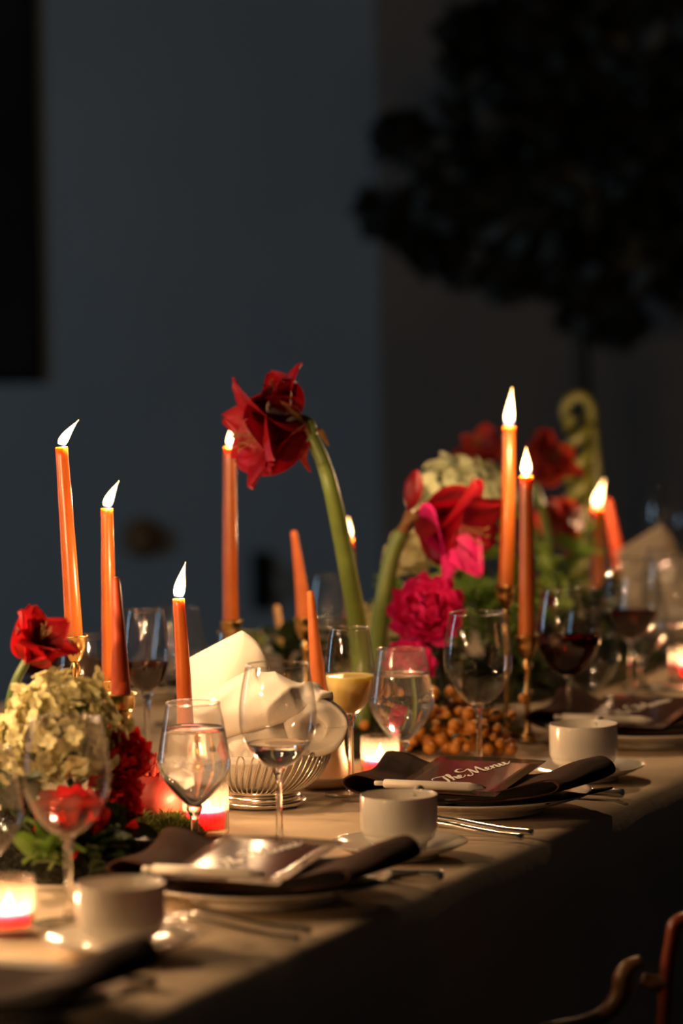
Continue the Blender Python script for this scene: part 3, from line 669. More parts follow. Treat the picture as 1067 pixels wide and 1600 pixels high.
# ------------------------------------------------------------------ bread basket with white napkin
def basket(px, Y, label, nlabel, rz=0, full=True):
    q = at(px, 340 + (CAM_Z - CZ) * FPX / Y, Y); q = Vector((q.x, Y, CZ))
    t = thing('bread_basket', label, 'basket', q, rz, 'wire bread baskets')
    def ring(r, z, rad): return tube([(r * math.cos(2 * PI * k / 64), r * math.sin(2 * PI * k / 64), z) for k in range(64)], rad, 10, closed=True)
    link('foot_ring', mesh('foot_ring', *ring(.0505, .004, .0038)), M['silver'], t)
    link('foot_band', mesh('foot_band', *lathe([(.047, .006), (.0475, .010), (.0455, .016), (.0445, .0155), (.0460, .010), (.0458, .006), (.047, .006)], 64)), M['silver'], t)
    link('upper_ring', mesh('upper_ring', *ring(.0465, .0178, .0024)), M['silver'], t)
    link('bottom', mesh('basket_bottom', *lathe([(0, .017), (.044, .017), (.044, .0155), (0, .0155)], 48)), M['silver'], t)
    n = 30
    pr = [(.0465, .018), (.058, .023), (.071, .034), (.080, .048), (.0855, .063)]
    pa = [Vector((r * math.cos(a), r * math.sin(a), z)) for (r, z), a in zip(pr, (0, .05, .11, .17, .22))]
    pb = [Vector((r * math.cos(a + .10), r * math.sin(a + .10), z)) for (r, z), a in zip(pr, (0, .05, .11, .17, .22))]
    top = Vector((.0875 * math.cos(.27), .0875 * math.sin(.27), .0685))
    WL = mesh('wire_loop', *tube(spline(pa + [top] + pb[::-1], 5), .0011, 6))
    for k in range(n): link('wire_loop', WL, M['silver'], t, rot=(0, 0, 2 * PI * k / n))
    # napkin: a standing folded corner behind and a rolled, puffy drape in front
    nk = thing('bread_napkin', nlabel, 'napkin', q + Vector((0, 0, .019)), rz, 'white bread napkins')
    def cloth_part(nm, rows, th=.0016, off=0):
        ob = link(nm, mesh('napkin_' + nm, *grid(rows)), M['napkin_white'], nk); sm = ob.modifiers.new('thickness', 'SOLIDIFY'); sm.thickness = th; sm.offset = off
        return ob
    def pick(tab, u):                       # smooth interpolation in a table of (u, ...) rows
        pts_ = [Vector(r_[1:4]) for r_ in tab]
        for k in range(len(tab) - 1):
            if tab[k][0] <= u <= tab[k + 1][0] + 1e-9:
                t_ = (u - tab[k][0]) / (tab[k + 1][0] - tab[k][0]); t_ = t_ * t_ * (3 - 2 * t_)
                return pts_[k].lerp(pts_[k + 1], t_)
    # upper layer: hangs over the heap, its lower hem runs diagonally across the front
    hem = [(0, -.075, -.030, .078), (.2, -.046, -.052, .067), (.45, .012, -.060, .080), (.65, .045, -.058, .090), (.85, .070, -.050, .104), (1, .086, -.040, .110)]
    crest = [(0, -.085, .010, .105), (.2, -.050, .004, .120), (.42, -.004, .000, .134), (.55, .020, .000, .139), (.75, .052, .002, .125), (.9, .074, .004, .113), (1, .088, .006, .106)]
    back = [(0, -.070, .050, .050), (.5, .010, .060, .060), (1, .085, .045, .060)]
    R1_ = []
    for a_ in range(70):
        u = a_ / 69; h_ = pick(hem, u); c_ = pick(crest, u); b_ = pick(back, u); rw = []
        for q_ in range(46):
            v = q_ / 45
            if v < .62:
                k_ = v / .62; p_ = h_.lerp(c_, k_)
                blg = math.sin(PI * k_) ** .8
                p_.y -= .024 * blg; p_.z += .010 * blg
            else:
                k_ = (v - .62) / .38; p_ = c_.lerp(b_, k_); p_.z += .012 * math.sin(PI * k_)
            f1 = math.sin(7.0 * u - 5.2 * v + .4); f2 = math.sin(11.0 * u + 3.0 * v + 2.0); f3 = noise.noise(Vector((u * 5, v * 5, 3)))
            d_ = .0075 * (1 - abs(f1)) ** 1.6 + .0042 * f2 * abs(f2) + .0035 * f3
            fade = min(1, (1 - u) * 6, u * 8) * min(1, v * 5 + .35)
            nr = Vector((0, -1, .75)).normalized() if v < .62 else Vector((0, .3, 1)).normalized()
            p_ = p_ + nr * d_ * fade
            if v < .05: p_.y += .004 * (1 - v / .05)          # hem turns under
            rw.append(p_)
        R1_.append(rw)
    cloth_part('upper_fold', R1_, .0018)
    # lower layer: lumpy folds standing on the basket rim
    R2_ = []
    for a_ in range(80):
        u = a_ / 79; x_ = -.078 + .150 * u; rw = []
        for q_ in range(30):
            v = q_ / 29
            rad = .074 - .020 * v
            yb = -math.sqrt(max(rad * rad - min(abs(x_), rad * .97) ** 2, .00002)) * .86
            z_ = .036 + (.048 + .022 * u) * v
            d_ = .0065 * (math.sin(u * 17 + 3.2 * v + .8) * .6 + math.sin(u * 29 - 4 * v) * .25) * math.sin(PI * min(1, v * .8 + .1)) - .010 * v * v
            d_ += .005 * math.sin(PI * v)
            rw.append(Vector((x_ * (1 - .05 * v) + .003 * math.sin(v * 6 + u * 9), yb - d_, z_ + .004 * math.sin(u * 13 + 1))))
        R2_.append(rw)
    cloth_part('lower_fold', R2_, .0016)
    # plump rolled end at the right with a sunken heart
    R3_ = []
    for a_ in range(61):
        ang = 2 * PI * a_ / 60; rw = []
        for q_ in range(34):
            v = q_ / 33
            if v < .55:
                rho = v / .55; y_ = -.050 - .010 * math.sin(rho * PI * .9) ** .8 + .020 * (1 - rho) ** 2 + .0045 * math.sin(ang * 1.0 - 7.5 * rho + 1.0) * rho * (1 - rho) * 4
            else:
                k_ = (v - .55) / .45; rho = math.cos(k_ * 1.35) ** .6; y_ = -.052 + .100 * k_
            sx_ = .0355 * (1 + .05 * math.sin(ang * 3 + 1) + .03 * math.sin(ang * 5)) ; sz_ = .0350 * (1 + .06 * math.sin(ang * 2 + .5))
            rw.append(Vector((.0665 + rho * sx_ * math.cos(ang) + .003 * math.sin(rho * 9 + ang), y_, .0785 + rho * sz_ * math.sin(ang))))
        R3_.append(rw)
    cloth_part('rolled_end', R3_, .0016)
    ln = link('lining', mesh('napkin_lining', *lathe(smooth_prof([(.004, .001), (.036, .0015), (.044, .003), (.0545, .008), (.0660, .0185), (.0750, .031), (.0785, .040), (.066, .046), (.04, .048)], 5), 72, lambda a, z: 1 + .010 * math.sin(a * 9) + .008 * math.sin(a * 14 + 1))), M['napkin_white'], nk)
    # standing corner
    R_ = []
    A = Vector((-.094, .030, .148)); Bp = Vector((-.020, .020, .187)); C_ = Vector((.012, .030, .135)); D_ = Vector((-.070, .020, .022)); E_ = Vector((.010, .034, .040))
    for i in range(25):
        vv = i / 24; rw = []
        for j in range(31):
            u = j / 30
            if u <= .6: topp = A.lerp(Bp, u / .6)
            else:
                k_ = (u - .6) / .4; topp = Bp.lerp(C_, k_) + Vector((.006, 0, .006)) * math.sin(k_ * PI)
            bott = D_.lerp(E_, u)
            pt = bott.lerp(topp, vv)
            pt.y += .018 * math.sin(vv * PI) * -1 * math.sin(u * PI) + .010 * math.sin(u * 5 + vv * 7) * (1 - vv * .7) + .006 * math.sin(u * 3.1 - vv * 5.0)
            pt.x -= .012 * math.sin(vv * PI) * (1 - u)
            rw.append(pt)
        R_.append(rw)
    ob = link('raised_corner', mesh('napkin_corner', *grid(R_)), M['napkin_white'], nk); sm = ob.modifiers.new('thickness', 'SOLIDIFY'); sm.thickness = .0022; sm.offset = 0
basket(408, 4.555, 'silver wire bread basket on a round foot behind the wine glass', 'white linen napkin heaped in the wire basket, one corner standing up')
basket(1062, 6.05, 'far blurred wire basket at the right picture edge', 'far blurred white napkin at the right picture edge', .6)

# ------------------------------------------------------------------ flowers
def petal_mesh(L_, W_, bell, curl, ruff, seed, nu=14, nv=9, point=1.0):
    """Petal of a trumpet flower; flower axis is +Z, the petal sits on the +X side."""
    rnd = random.Random(seed); ph = rnd.uniform(0, 6)
    rows = []
    for i in range(nu + 1):
        u = i / nu
        r = .004 + bell * (.28 * u + .72 * u ** 2.4)
        z = L_ * (u - curl * u ** 4)
        wdt = W_ * (math.sin(PI * (u * .93 + .045) ** .85) ** .75) * (1 if u < .8 else 1 - (u - .8) / .2 * .55 * point)
        rw = []
        for j in range(nv):
            v = 2 * j / (nv - 1) - 1
            rf = ruff * u ** 1.2 * (math.sin(v * 3.4 + u * 5 + ph) * abs(v) ** .6 + .5 * math.sin(v * 6 + ph * 2 + u * 4))
            cup = -.30 * wdt * v * v * (1 - u * .7)
            rw.append(Vector((r + cup + rf + .002 * (1 - abs(v)), v * wdt, z + ruff * .6 * math.sin(u * 7 + v * 6 + ph) * u)))
        rows.append(rw)
    return mesh('petal', *grid(rows))
AM = [petal_mesh(.098, .047, .056, .08, .0050, 1, point=.45), petal_mesh(.100, .054, .070, .24, .0065, 2, point=.2), petal_mesh(.092, .042, .046, .05, .0080, 3, point=.2)]
AMP = {}
def petal_variant(i, matname):
    if (i, matname) not in AMP:
        m_ = AM[i].copy(); m_.materials.clear(); m_.materials.append(M[matname]); AMP[(i, matname)] = m_
    return AMP[(i, matname)]
STAMEN = mesh('stamen', *join(tube(spline([(0, 0, .01), (.004, 0, .06), (.012, 0, .098)], 5), .0008, 5), tube([(.009, 0, .0975), (.016, 0, .100)], [.0012, .0018, .0012], 6)))
def bloom(parent, loc, direction, scale=1.0, matname='red_petal', n=6, inner=5, spin=0, seed=0, stretch=1.0, under=None):
    rnd = random.Random(seed); qd = zdir(direction)
    th = link('bloom', mesh('throat', *lathe(smooth_prof([(.0, -.012), (.006, -.010), (.008, 0), (.0095, .012), (.012, .030)], 3), 14)), M[matname], parent, loc, zdir(direction), scale)
    for k in range(n):
        low = under and (qd @ Vector((math.cos(spin + 2 * PI * k / n), math.sin(spin + 2 * PI * k / n), 0))).z < -.25  # lower petals switch colour, painting in the light on the underside
        link('petal', petal_variant(k % 2, under if low else matname), None, th, (0, 0, 0), (0, 0, spin + 2 * PI * k / n + rnd.uniform(-.1, .1)), (1, 1, stretch * rnd.uniform(.94, 1.06)))
    for k in range(inner):
        link('petal', petal_variant(2, matname), None, th, (0, 0, .004), (rnd.uniform(-.1, .1), rnd.uniform(-.1, .1), spin + .5 + 2 * PI * k / max(inner, 1)), rnd.uniform(.66, .86))
    for k in range(5):
        link('stamen', STAMEN, M['spathe'], th, (0, 0, .004), (0, 0, k * 1.26), .9)
    return th
def stem_path(pts, rad, seg=16, sub=10): return mesh('stem', *tube(spline(pts, sub), rad, seg))
def bract(parent, pts, wdt, mat):
    """Dry papery bract along a path."""
    P_ = spline(pts, 5); rows = []
    for i, p_ in enumerate(P_):
        u = i / (len(P_) - 1); ww = wdt * math.sin(PI * (u * .9 + .08)) ** .7
        rows.append([p_ + Vector((v * ww * .8, v * ww * .5, -abs(v) * ww * .4)) for v in (-1, -.5, 0, .5, 1)])
    link('bract', mesh('bract', *grid(rows)), M[mat], parent)

# big drooping amaryllis
Yf = 4.86
base = on(566, 1162, CZ)
t = thing('amaryllis', 'dark red amaryllis drooping from a thick bent green stem', 'flower', base)
base.y
top = at(487, 683, Yf) - base
link('stem', stem_path([Vector((0, 0, 0)), at(562, 1010, base.y) - base, at(545, 900, (base.y + Yf) / 2) - base, at(521, 780, Yf) - base, at(504, 720, Yf) - base, top], [.0135, .0130, .0120, .0105, .0092, .0085]), M['stem'], t)
head = at(472, 662, Yf) - base
link('pedicel', mesh('pedicel', *tube(spline([top - Vector((0, 0, .003)), (top + head) / 2 + Vector((.004, 0, .009)), head], 6), [.0085, .0062, .006], 12)), M['stem'], t)
d1 = (at(372, 690, Yf - .03) - at(472, 662, Yf)).normalized()
bloom(t, head, d1, .98, 'red_petal', 6, 3, .55, 3)
# a second, reflexed flower seen from behind, above the first
head2 = at(462, 652, Yf + .01) - base
bloom(t, head2, (at(425, 606, Yf - .01) - at(462, 652, Yf)).normalized(), .62, 'red_petal', 5, 1, .1, 5)
link('pedicel', mesh('pedicel', *tube(spline([top, (top + head2) / 2 + Vector((.008, 0, .006)), head2], 6), [.0075, .0055, .006], 10)), M['stem'], t)
def atl(px, py, Y=Yf): return at(px, py, Y) - base
bract(t, [atl(487, 684), atl(476, 700, Yf - .02), atl(474, 715, Yf - .02), atl(486, 738, Yf - .02)], .006, 'far_petal')
bract(t, [atl(486, 682), atl(497, 668), atl(503, 676), atl(514, 697)], .006, 'spathe')
bract(t, [atl(484, 680, Yf - .012), atl(466, 650, Yf - .02), atl(448, 632, Yf - .025), atl(440, 626, Yf - .03)], .0055, 'spathe')
# second amaryllis, to the right
Yf2 = 5.18
base = on(590, 1140, CZ)
t = thing('amaryllis', 'red amaryllis facing away on a green stem above the pink peony', 'flower', base)
top = at(628, 832, Yf2) - base
link('stem', stem_path([Vector((0, 0, 0)), at(590, 1010, base.y) - base, at(600, 930, Yf2) - base, at(612, 870, Yf2) - base, top], [.0125, .012, .0115, .011, .0108]), M['stem'], t)
head = at(660, 806, Yf2) - base
link('pedicel', mesh('pedicel', *tube(spline([top - Vector((0, 0, .002)), (top + head) / 2 + Vector((-.003, 0, .006)), head], 6), [.0100, .006, .006], 12)), M['spathe'], t)
bloom(t, head, (at(760, 835, Yf2 - .05) - at(660, 800, Yf2)).normalized(), 1.05, 'red_petal', 6, 3, .9, 8, .98, 'pink_petal')
hb = at(640, 800, Yf2) - base
link('bud', mesh('bud', *moved(lathe(smooth_prof([(0, 0), (.009, .012), (.0125, .03), (.010, .046), (.004, .056), (0, .058)], 4), 16), Matrix.Translation(hb) @ zdir((.18, 0, 1)).to_matrix().to_4x4())), M['red_petal'], t)['label'] = 'closed red bud'
link('pedicel', mesh('pedicel', *tube(spline([top, (top + hb) / 2, hb + Vector((0, 0, .002))], 4), [.006, .005], 10)), M['spathe'], t)

def ruffled(name, label, cat, loc, R, matname, n=34, seed=0, squash=.8, group=None, stem_to=None, face=(0, -.6, 1)):
    """Rounded double flower of many cupped petals."""
    rnd = random.Random(seed); t = thing(name, label, cat, loc, 0, group)
    PM = []
    for q in range(3):
        rows = []; ph = rnd.uniform(0, 6)
        for i in range(9):
            u = i / 8; rw = []
            wdt = .62 * math.sin(PI * (.12 + u * .72)) ** .8
            for j in range(9):
                v = j / 4 - 1
                a = u * 1.25
                rw.append(Vector((math.sin(a) * .95 + .08 * u * math.sin(v * 5 + ph) + .03 * u * math.sin(v * 11 + ph), v * wdt, (1 - math.cos(a)) * .95 + .12 * v * v * u + .08 * u * math.sin(v * 6 + ph * 2))))
            rows.append(rw)
        m_ = mesh('petal', *grid(rows)); m_.materials.append(M[matname]); PM.append(m_)
    core = link('heart', mesh('heart', *lathe(smooth_prof([(0, 0), (R * .35, R * .08), (R * .42, R * .35), (R * .25, R * .6), (0, R * .66)], 4), 14)), M[matname], t, (0, 0, 0), zdir(face))
    for k in range(n):
        ring = k / n
        tilt = -1.15 + 1.35 * (1 - ring) if False else (.95 - 1.55 * ring)
        q = zdir(face) @ Quaternion((0, 0, 1), k * 2.39996 + rnd.uniform(-.2, .2)) @ Quaternion((0, 1, 0), -tilt + rnd.uniform(-.12, .12))
        sc_ = R * (.80 + .25 * ring) * rnd.uniform(.9, 1.1)
        link('petal', PM[k % 3], None, t, q @ Vector((R * .05, 0, 0)), q, (sc_, sc_, sc_ * squash))
    if stem_to is not None:
        d = Vector(stem_to) - Vector(loc)
        link('stem', mesh('stem', *tube(spline([Vector((0, 0, -.005)), d * .5 + Vector((.01, 0, 0)), d], 6), .004, 8)), M['stem_dark'], t)
    return t
ruffled('peony', 'large magenta pink peony below the second amaryllis', 'flower', at(667, 958, 5.12), .042, 'pink_petal', 44, 1, .95, 'pink peonies', tp(1.05, .42, CZ + .02), (-.1, -.9, .5))
ruffled('peony', 'lower magenta pink peony behind the water goblet', 'flower', at(640, 1042, 5.08), .031, 'pink_petal', 34, 2, .95, 'pink peonies', tp(1.0, .45, CZ + .02), (0, -.9, .6))

def hydrangea(label, loc, R, matname, n, seed, stem_to, sq=(1, 1, 1), fs=.0105):
    rnd = random.Random(seed); t = thing('hydrangea', label, 'flower', loc, 0, 'hydrangea heads')
    FM = []
    for q in range(3):
        parts = []
        for k in range(4):
            rows = []
            for i in range(4):
                u = i / 3; wdt = .52 * math.sin(PI * (.1 + .75 * u))
                rows.append([Vector((u, v * wdt, .18 * math.sin(u * 2.4) + .10 * v * v + .05 * rnd.uniform(-1, 1))) for v in (-1, 0, 1)])
            parts.append(moved(grid(rows), Matrix.Rotation(k * PI / 2 + rnd.uniform(-.15, .15), 4, 'Z')))
        m_ = mesh('floret', *join(*parts)); m_.materials.append(M[matname]); FM.append(m_)
    for k in range(n):
        z = 1 - 1.75 * (k + .5) / n; a = k * 2.39996 + rnd.uniform(-.15, .15); r = math.sqrt(max(0, 1 - z * z))
        d = Vector((r * math.cos(a), r * math.sin(a), z)); rr = R * rnd.uniform(.72, 1.12) * (1 + .12 * math.sin(a * 3 + z * 4))
        pos = Vector((d.x * rr * sq[0], d.y * rr * sq[1], d.z * rr * sq[2]))
        dd = (d + Vector((rnd.uniform(-.8, .8), rnd.uniform(-.8, .8), rnd.uniform(-.8, .8)))).normalized()
        link('floret', FM[k % 3], None, t, pos, zdir(dd) @ Quaternion((0, 0, 1), rnd.uniform(0, 6)), fs * rnd.uniform(.8, 1.25))
    link('heart', mesh('heart', *lathe(smooth_prof([(0, -R * .62), (R * .5, -R * .45), (R * .70, 0), (R * .5, R * .5), (0, R * .66)], 4), 18)), M['stem_dark'], t, scale=sq)
    d = Vector(stem_to) - Vector(loc)
    link('stem', mesh('stem', *tube(spline([Vector((0, 0, -R * .6)), d * .6 + Vector((.01, 0, 0)), d], 6), .005, 8)), M['stem_dark'], t)
hydrangea('cream hydrangea head at the left, behind the large red wine glass', at(98, 1150, 4.12), .056, 'cream_floret', 290, 1, on(120, 1330, CZ), (1.12, 1, 1.15), .0098)
hydrangea('pale green and white hydrangea behind the second amaryllis', at(715, 772, 5.42), .055, 'white_floret', 220, 2, tp(1.45, .45, CZ), (1.05, 1, .85), .0105)
hydrangea('small cream hydrangea between the two thick green stems', at(582, 990, 5.36), .034, 'cream_floret', 70, 3, tp(1.15, .6, CZ), (1, 1, 1), .0115)
hydrangea('cream flower head tucked behind the second amaryllis stem', at(640, 868, 5.34), .030, 'cream_floret', 60, 4, tp(1.3, .55, CZ), (1, 1, .9), .0115)
# red flowers at the left
t = thing('amaryllis', 'dark red open flower on a dark stem at the left edge', 'flower', on(10, 1310, CZ))
b0 = t.location.copy(); h0 = at(42, 1030, 4.16) - b0
link('stem', stem_path([Vector((0, 0, 0)), at(14, 1110, 4.18) - b0, h0], [.006, .0055, .005], 10), M['stem_dark'], t)
bloom(t, h0, (at(66, 990, 4.14) - at(40, 1030, 4.16)).normalized(), .56, 'bright_petal', 6, 4, .2, 12)
ruffled('carnation', 'ruffled red flower below the rust red taper', 'flower', at(188, 1186, 4.14), .029, 'carnation_petal', 30, 21, 1.0, 'ruffled red flowers', on(190, 1325, CZ), (.3, -.8, .5))
ruffled('carnation', 'ruffled red flower between hydrangea and pomegranate', 'flower', at(176, 1250, 4.12), .028, 'carnation_petal', 30, 22, 1.0, 'ruffled red flowers', on(185, 1330, CZ), (.2, -.9, .1))
ruffled('carnation', 'ruffled red flower seen through the large red wine glass', 'flower', at(112, 1285, 4.04), .034, 'carnation_petal', 30, 23, 1.0, 'ruffled red flowers', on(120, 1360, CZ), (-.1, -.9, .3))
# red flowers far along the table
for i, (px, py, Y, dx, dz, sc_, lab) in enumerate(((830, 745, 5.95, .7, .7, .75, 'far red flower between and behind the two right-hand candles'), (768, 725, 5.9, -.5, .8, .6, 'far red flower half hidden behind the tallest right-hand candle'), (905, 800, 6.05, -.6, -.3, .72, 'far red flower left of the blurred burning candle'), (858, 905, 5.9, -.3, -.6, .6, 'far brick red flower low among the leaves'))):
    b0 = tp(1.95 + .1 * i, .58, CZ); t = thing('amaryllis', lab, 'flower', b0)
    h0 = at(px, py, Y) - b0
    link('stem', stem_path([Vector((0, 0, 0)), h0 * .6 + Vector((.01, 0, .02)), h0], [.008, .007, .006], 10), M['stem'], t)
    bloom(t, h0, (dx, -.4, dz), sc_, 'far_petal', 6, 2, i, 30 + i)
# tall olive twisted stem
b0 = on(912, 1030, CZ); b0 = Vector((b0.x, b0.y, CZ))
Yo = 6.3; b0 = Vector((at(905, 900, Yo).x, Yo, CZ))
t = thing('twisted_stem', 'tall olive green twisted stem with a curled top, blurred', 'plant', b0)
z1 = at(900, 655, Yo).z - CZ; xo = at(903, 655, Yo).x - b0.x
for k in range(2):
    pts = []
    for i in range(90):
        u = i / 89; a = u * 26 + k * PI
        pts.append(Vector((xo * u + .017 * math.cos(a), .017 * math.sin(a), .001 + .006 + z1 * u)))
    link('strand', mesh('strand', *tube(pts, [.013, .012, .009], 10)), M['wax_olive'], t)
tz = z1
link('curl', mesh('curl', *tube(spline([(xo + .015, 0, tz - .02), (xo + .022, 0, tz + .015), (xo + .005, 0, tz + .04), (xo - .018, 0, tz + .028), (xo - .020, 0, tz + .004), (xo - .004, 0, tz - .001)], 6), [.009, .010, .011, .010, .008], 10)), M['wax_olive'], t)
link('flat_leaf', mesh('flat_leaf', *tube(spline([(xo * .3 + .03, .03, 0.05), (xo + .034, .03, z1 * .6), (xo + .024, .03, z1 + .02)], 8), [.012, .011, .006], 8)), M['wax_olive'], t)

# ------------------------------------------------------------------ leaves
def leaf_mesh(ratio, mat, seed):
    rnd = random.Random(seed); rows = []
    for i in range(7):
        u = i / 6; wdt = ratio * math.sin(PI * (.03 + .95 * u) ** .9) ** .8
        rows.append([Vector((u, v * wdt, .22 * math.sin(u * 2.6) - .10 * abs(v) * 0 + .10 * abs(v) + .02 * rnd.uniform(-1, 1))) for v in (-1, -.5, 0, .5, 1)])
    m_ = mesh('leaf', *grid(rows)); m_.materials.append(M[mat]); return m_
LEAF = {k: [leaf_mesh(r_, k, s_) for r_, s_ in ((.28, 1), (.34, 2), (.24, 3))] for k in ('leaf', 'leaf_light', 'leaf_dark')}
def sprig(label, base, tip, n, size, kind, seed, bend=.03):
    rnd = random.Random(seed); base = Vector(base); tip = Vector(tip)
    t = thing('leafy_sprig', label, 'foliage', base, 0, 'leafy sprigs in the flower runner')
    d = tip - base; mid = d * .55 + Vector((rnd.uniform(-bend, bend), rnd.uniform(-bend, bend), bend * .5))
    pth = spline([Vector((0, 0, 0)), mid, d], 10)
    link('stem', mesh('stem', *tube(pth, [.0024, .0010], 6)), M['stem_dark'] if kind == 'leaf_dark' else M['stem'], t)
    for k in range(n):
        u = .22 + .78 * (k + .5) / n; p_ = pth[min(int(u * (len(pth) - 1)), len(pth) - 1)]
        dr = Vector((rnd.uniform(-1, 1), rnd.uniform(-1, .6), rnd.uniform(-.3, .9))).normalized()
        link('leaf', LEAF[kind][k % 3], None, t, p_, dr.to_track_quat('X', 'Z') @ Quaternion((1, 0, 0), rnd.uniform(-.6, .6)), size * rnd.uniform(.7, 1.2))
    return t
sp = [
    (735, 915, 5.30, 'leaf', .055, 'leafy sprig behind the large pink peony'), (760, 860, 5.38, 'leaf_light', .05, 'light green sprig under the pale hydrangea'),
    (745, 985, 5.25, 'leaf', .055, 'leafy sprig behind the empty wine glass'), (700, 900, 5.4, 'leaf_light', .045, 'light green sprig behind the second amaryllis'),
    (855, 885, 5.55, 'leaf_light', .045, 'light green sprig right of the right-hand candle pair'), (840, 960, 5.50, 'leaf', .05, 'green sprig behind the lower right-hand candle'),
    (770, 800, 5.45, 'leaf', .045, 'green sprig beside the tallest right-hand candle'), (880, 1010, 5.5, 'leaf_dark', .055, 'dark sprig behind the red wine glass'),
    (770, 1050, 5.22, 'leaf_dark', .06, 'dark sprig low behind the empty wine glass'), (680, 1040, 5.3, 'leaf_dark', .06, 'dark sprig beside the lower pink peony'),
    (620, 935, 5.45, 'leaf', .045, 'green sprig beside the second amaryllis stem'), (930, 960, 5.8, 'leaf_dark', .06, 'dark blurred sprig behind the farther red wine'),
    (965, 1040, 5.75, 'leaf_dark', .06, 'dark blurred sprig low beyond the far cup'), (840, 1070, 5.35, 'leaf_dark', .06, 'dark sprig behind the knobbed brass candlestick'),
    (905, 860, 6.0, 'leaf', .05, 'blurred green sprig under the far red flower'), (985, 985, 6.2, 'leaf_dark', .06, 'far dark sprig at the right'),
    (410, 1010, 5.6, 'leaf_light', .04, 'green sprig behind the napkin peak'), (470, 1010, 5.45, 'leaf_dark', .055, 'dark sprig behind the orange tapers'), (540, 1030, 5.35, 'leaf_dark', .055, 'dark sprig behind the yellow cocktail'),
    (560, 1090, 5.2, 'leaf_dark', .05, 'dark low sprig behind the bread napkin roll'), (600, 1060, 5.2, 'leaf', .045, 'green low sprig between cocktail and goblet'), (1050, 1020, 6.4, 'leaf_dark', .06, 'far dark sprig near the edge votive'),
    (25, 1250, 4.05, 'leaf_dark', .05, 'dark sprig under the cream hydrangea'), (90, 1330, 4.02, 'leaf_dark', .05, 'dark sprig below the ruffled red flower'), (140, 1335, 4.08, 'leaf_dark', .040, 'dark sprig beside the moss'),
    (5, 1180, 4.15, 'leaf', .04, 'green sprig at the left edge of the hydrangea'), (140, 1370, 3.98, 'leaf_dark', .045, 'dark low sprig near the nearest cup'), (50, 1350, 3.95, 'leaf', .04, 'green sprig above the nearest votive'),
    (800, 900, 5.42, 'leaf', .055, 'green sprig between the two right-hand candles'), (660, 1000, 5.32, 'leaf', .05, 'green sprig between the two pink peonies')]
for i, (px, py, Y, kind, size, lab) in enumerate(sp):
    tip = at(px, py, Y); rnd = random.Random(i)
    bs = Vector((tip.x + rnd.uniform(-.05, .05), tip.y + rnd.uniform(.0, .06), CZ + .02))
    sprig(lab, bs, tip, 16, size, kind, 50 + i)

# moss: uncountable
def moss(label, cx, cy, rx, ry, h, n, mat, seed, rot=0):
    rnd = random.Random(seed); V, F = [], []
    ca, sa = math.cos(rot), math.sin(rot)
    def hz(x, y): return h * max(0, 1 - (x * x + y * y)) ** .6 * (.65 + .5 * noise.noise(Vector((x * 3 + seed, y * 3, 0))))
    rows = []
    for i in range(13):
        rr = i / 12
        rows.append([Vector((rr * math.cos(2 * PI * k / 32) * rx, rr * math.sin(2 * PI * k / 32) * ry, hz(rr * math.cos(2 * PI * k / 32), rr * math.sin(2 * PI * k / 32)))) for k in range(33)])
    v, f = grid(rows); V += v; F += f
    for k in range(n):
        a = rnd.uniform(0, 2 * PI); rr = math.sqrt(rnd.random()); x, y = rr * math.cos(a), rr * math.sin(a)
        p_ = Vector((x * rx, y * ry, hz(x, y) - .001)); d = Vector((rnd.uniform(-1, 1) + x * .6, rnd.uniform(-1, 1) + y * .6, rnd.uniform(.2, 1.1))).normalized() * rnd.uniform(.006, .016)
        s_ = Vector((rnd.uniform(-1, 1), rnd.uniform(-1, 1), 0)).normalized() * .0009
        b_ = len(V); V += [p_ - s_, p_ + s_, p_ + d * .6 + s_ * .8 + Vector((0, 0, .001)), p_ + d]; F += [(b_, b_ + 1, b_ + 2), (b_, b_ + 2, b_ + 3)]
    V = [Vector((q.x * ca - q.y * sa, q.x * sa + q.y * ca, q.z)) for q in V]
    o = link('moss', mesh('moss', V, F, False), M[mat], None, (cx, cy, CZ)); tag(o, label, 'moss', None, 'stuff')
q = on(225, 1318, CZ); moss('green moss clump beside the pomegranate', q.x, q.y + .02, .062, .085, .035, 9000, 'moss', 1)
q = on(105, 1345, CZ); moss('dark moss under the left flowers', q.x, q.y, .10, .14, .040, 8000, 'moss_dark', 2)
q = on(-40, 1330, CZ); moss('dark moss at the left picture edge', q.x, q.y, .10, .16, .045, 7000, 'moss_dark', 3)
q = tp(1.05, .52, CZ); moss('dark moss bed under the right-hand flowers', q.x, q.y, .13, .24, .05, 9000, 'moss_dark', 4, -TH)
q = tp(1.75, .52, CZ); moss('dark moss bed under the far red flowers', q.x, q.y, .14, .36, .05, 8000, 'moss_dark', 5, -TH)
q = tp(2.55, .55, CZ); moss('dark moss bed at the far end of the runner', q.x, q.y, .14, .40, .05, 7000, 'moss_dark', 6, -TH)

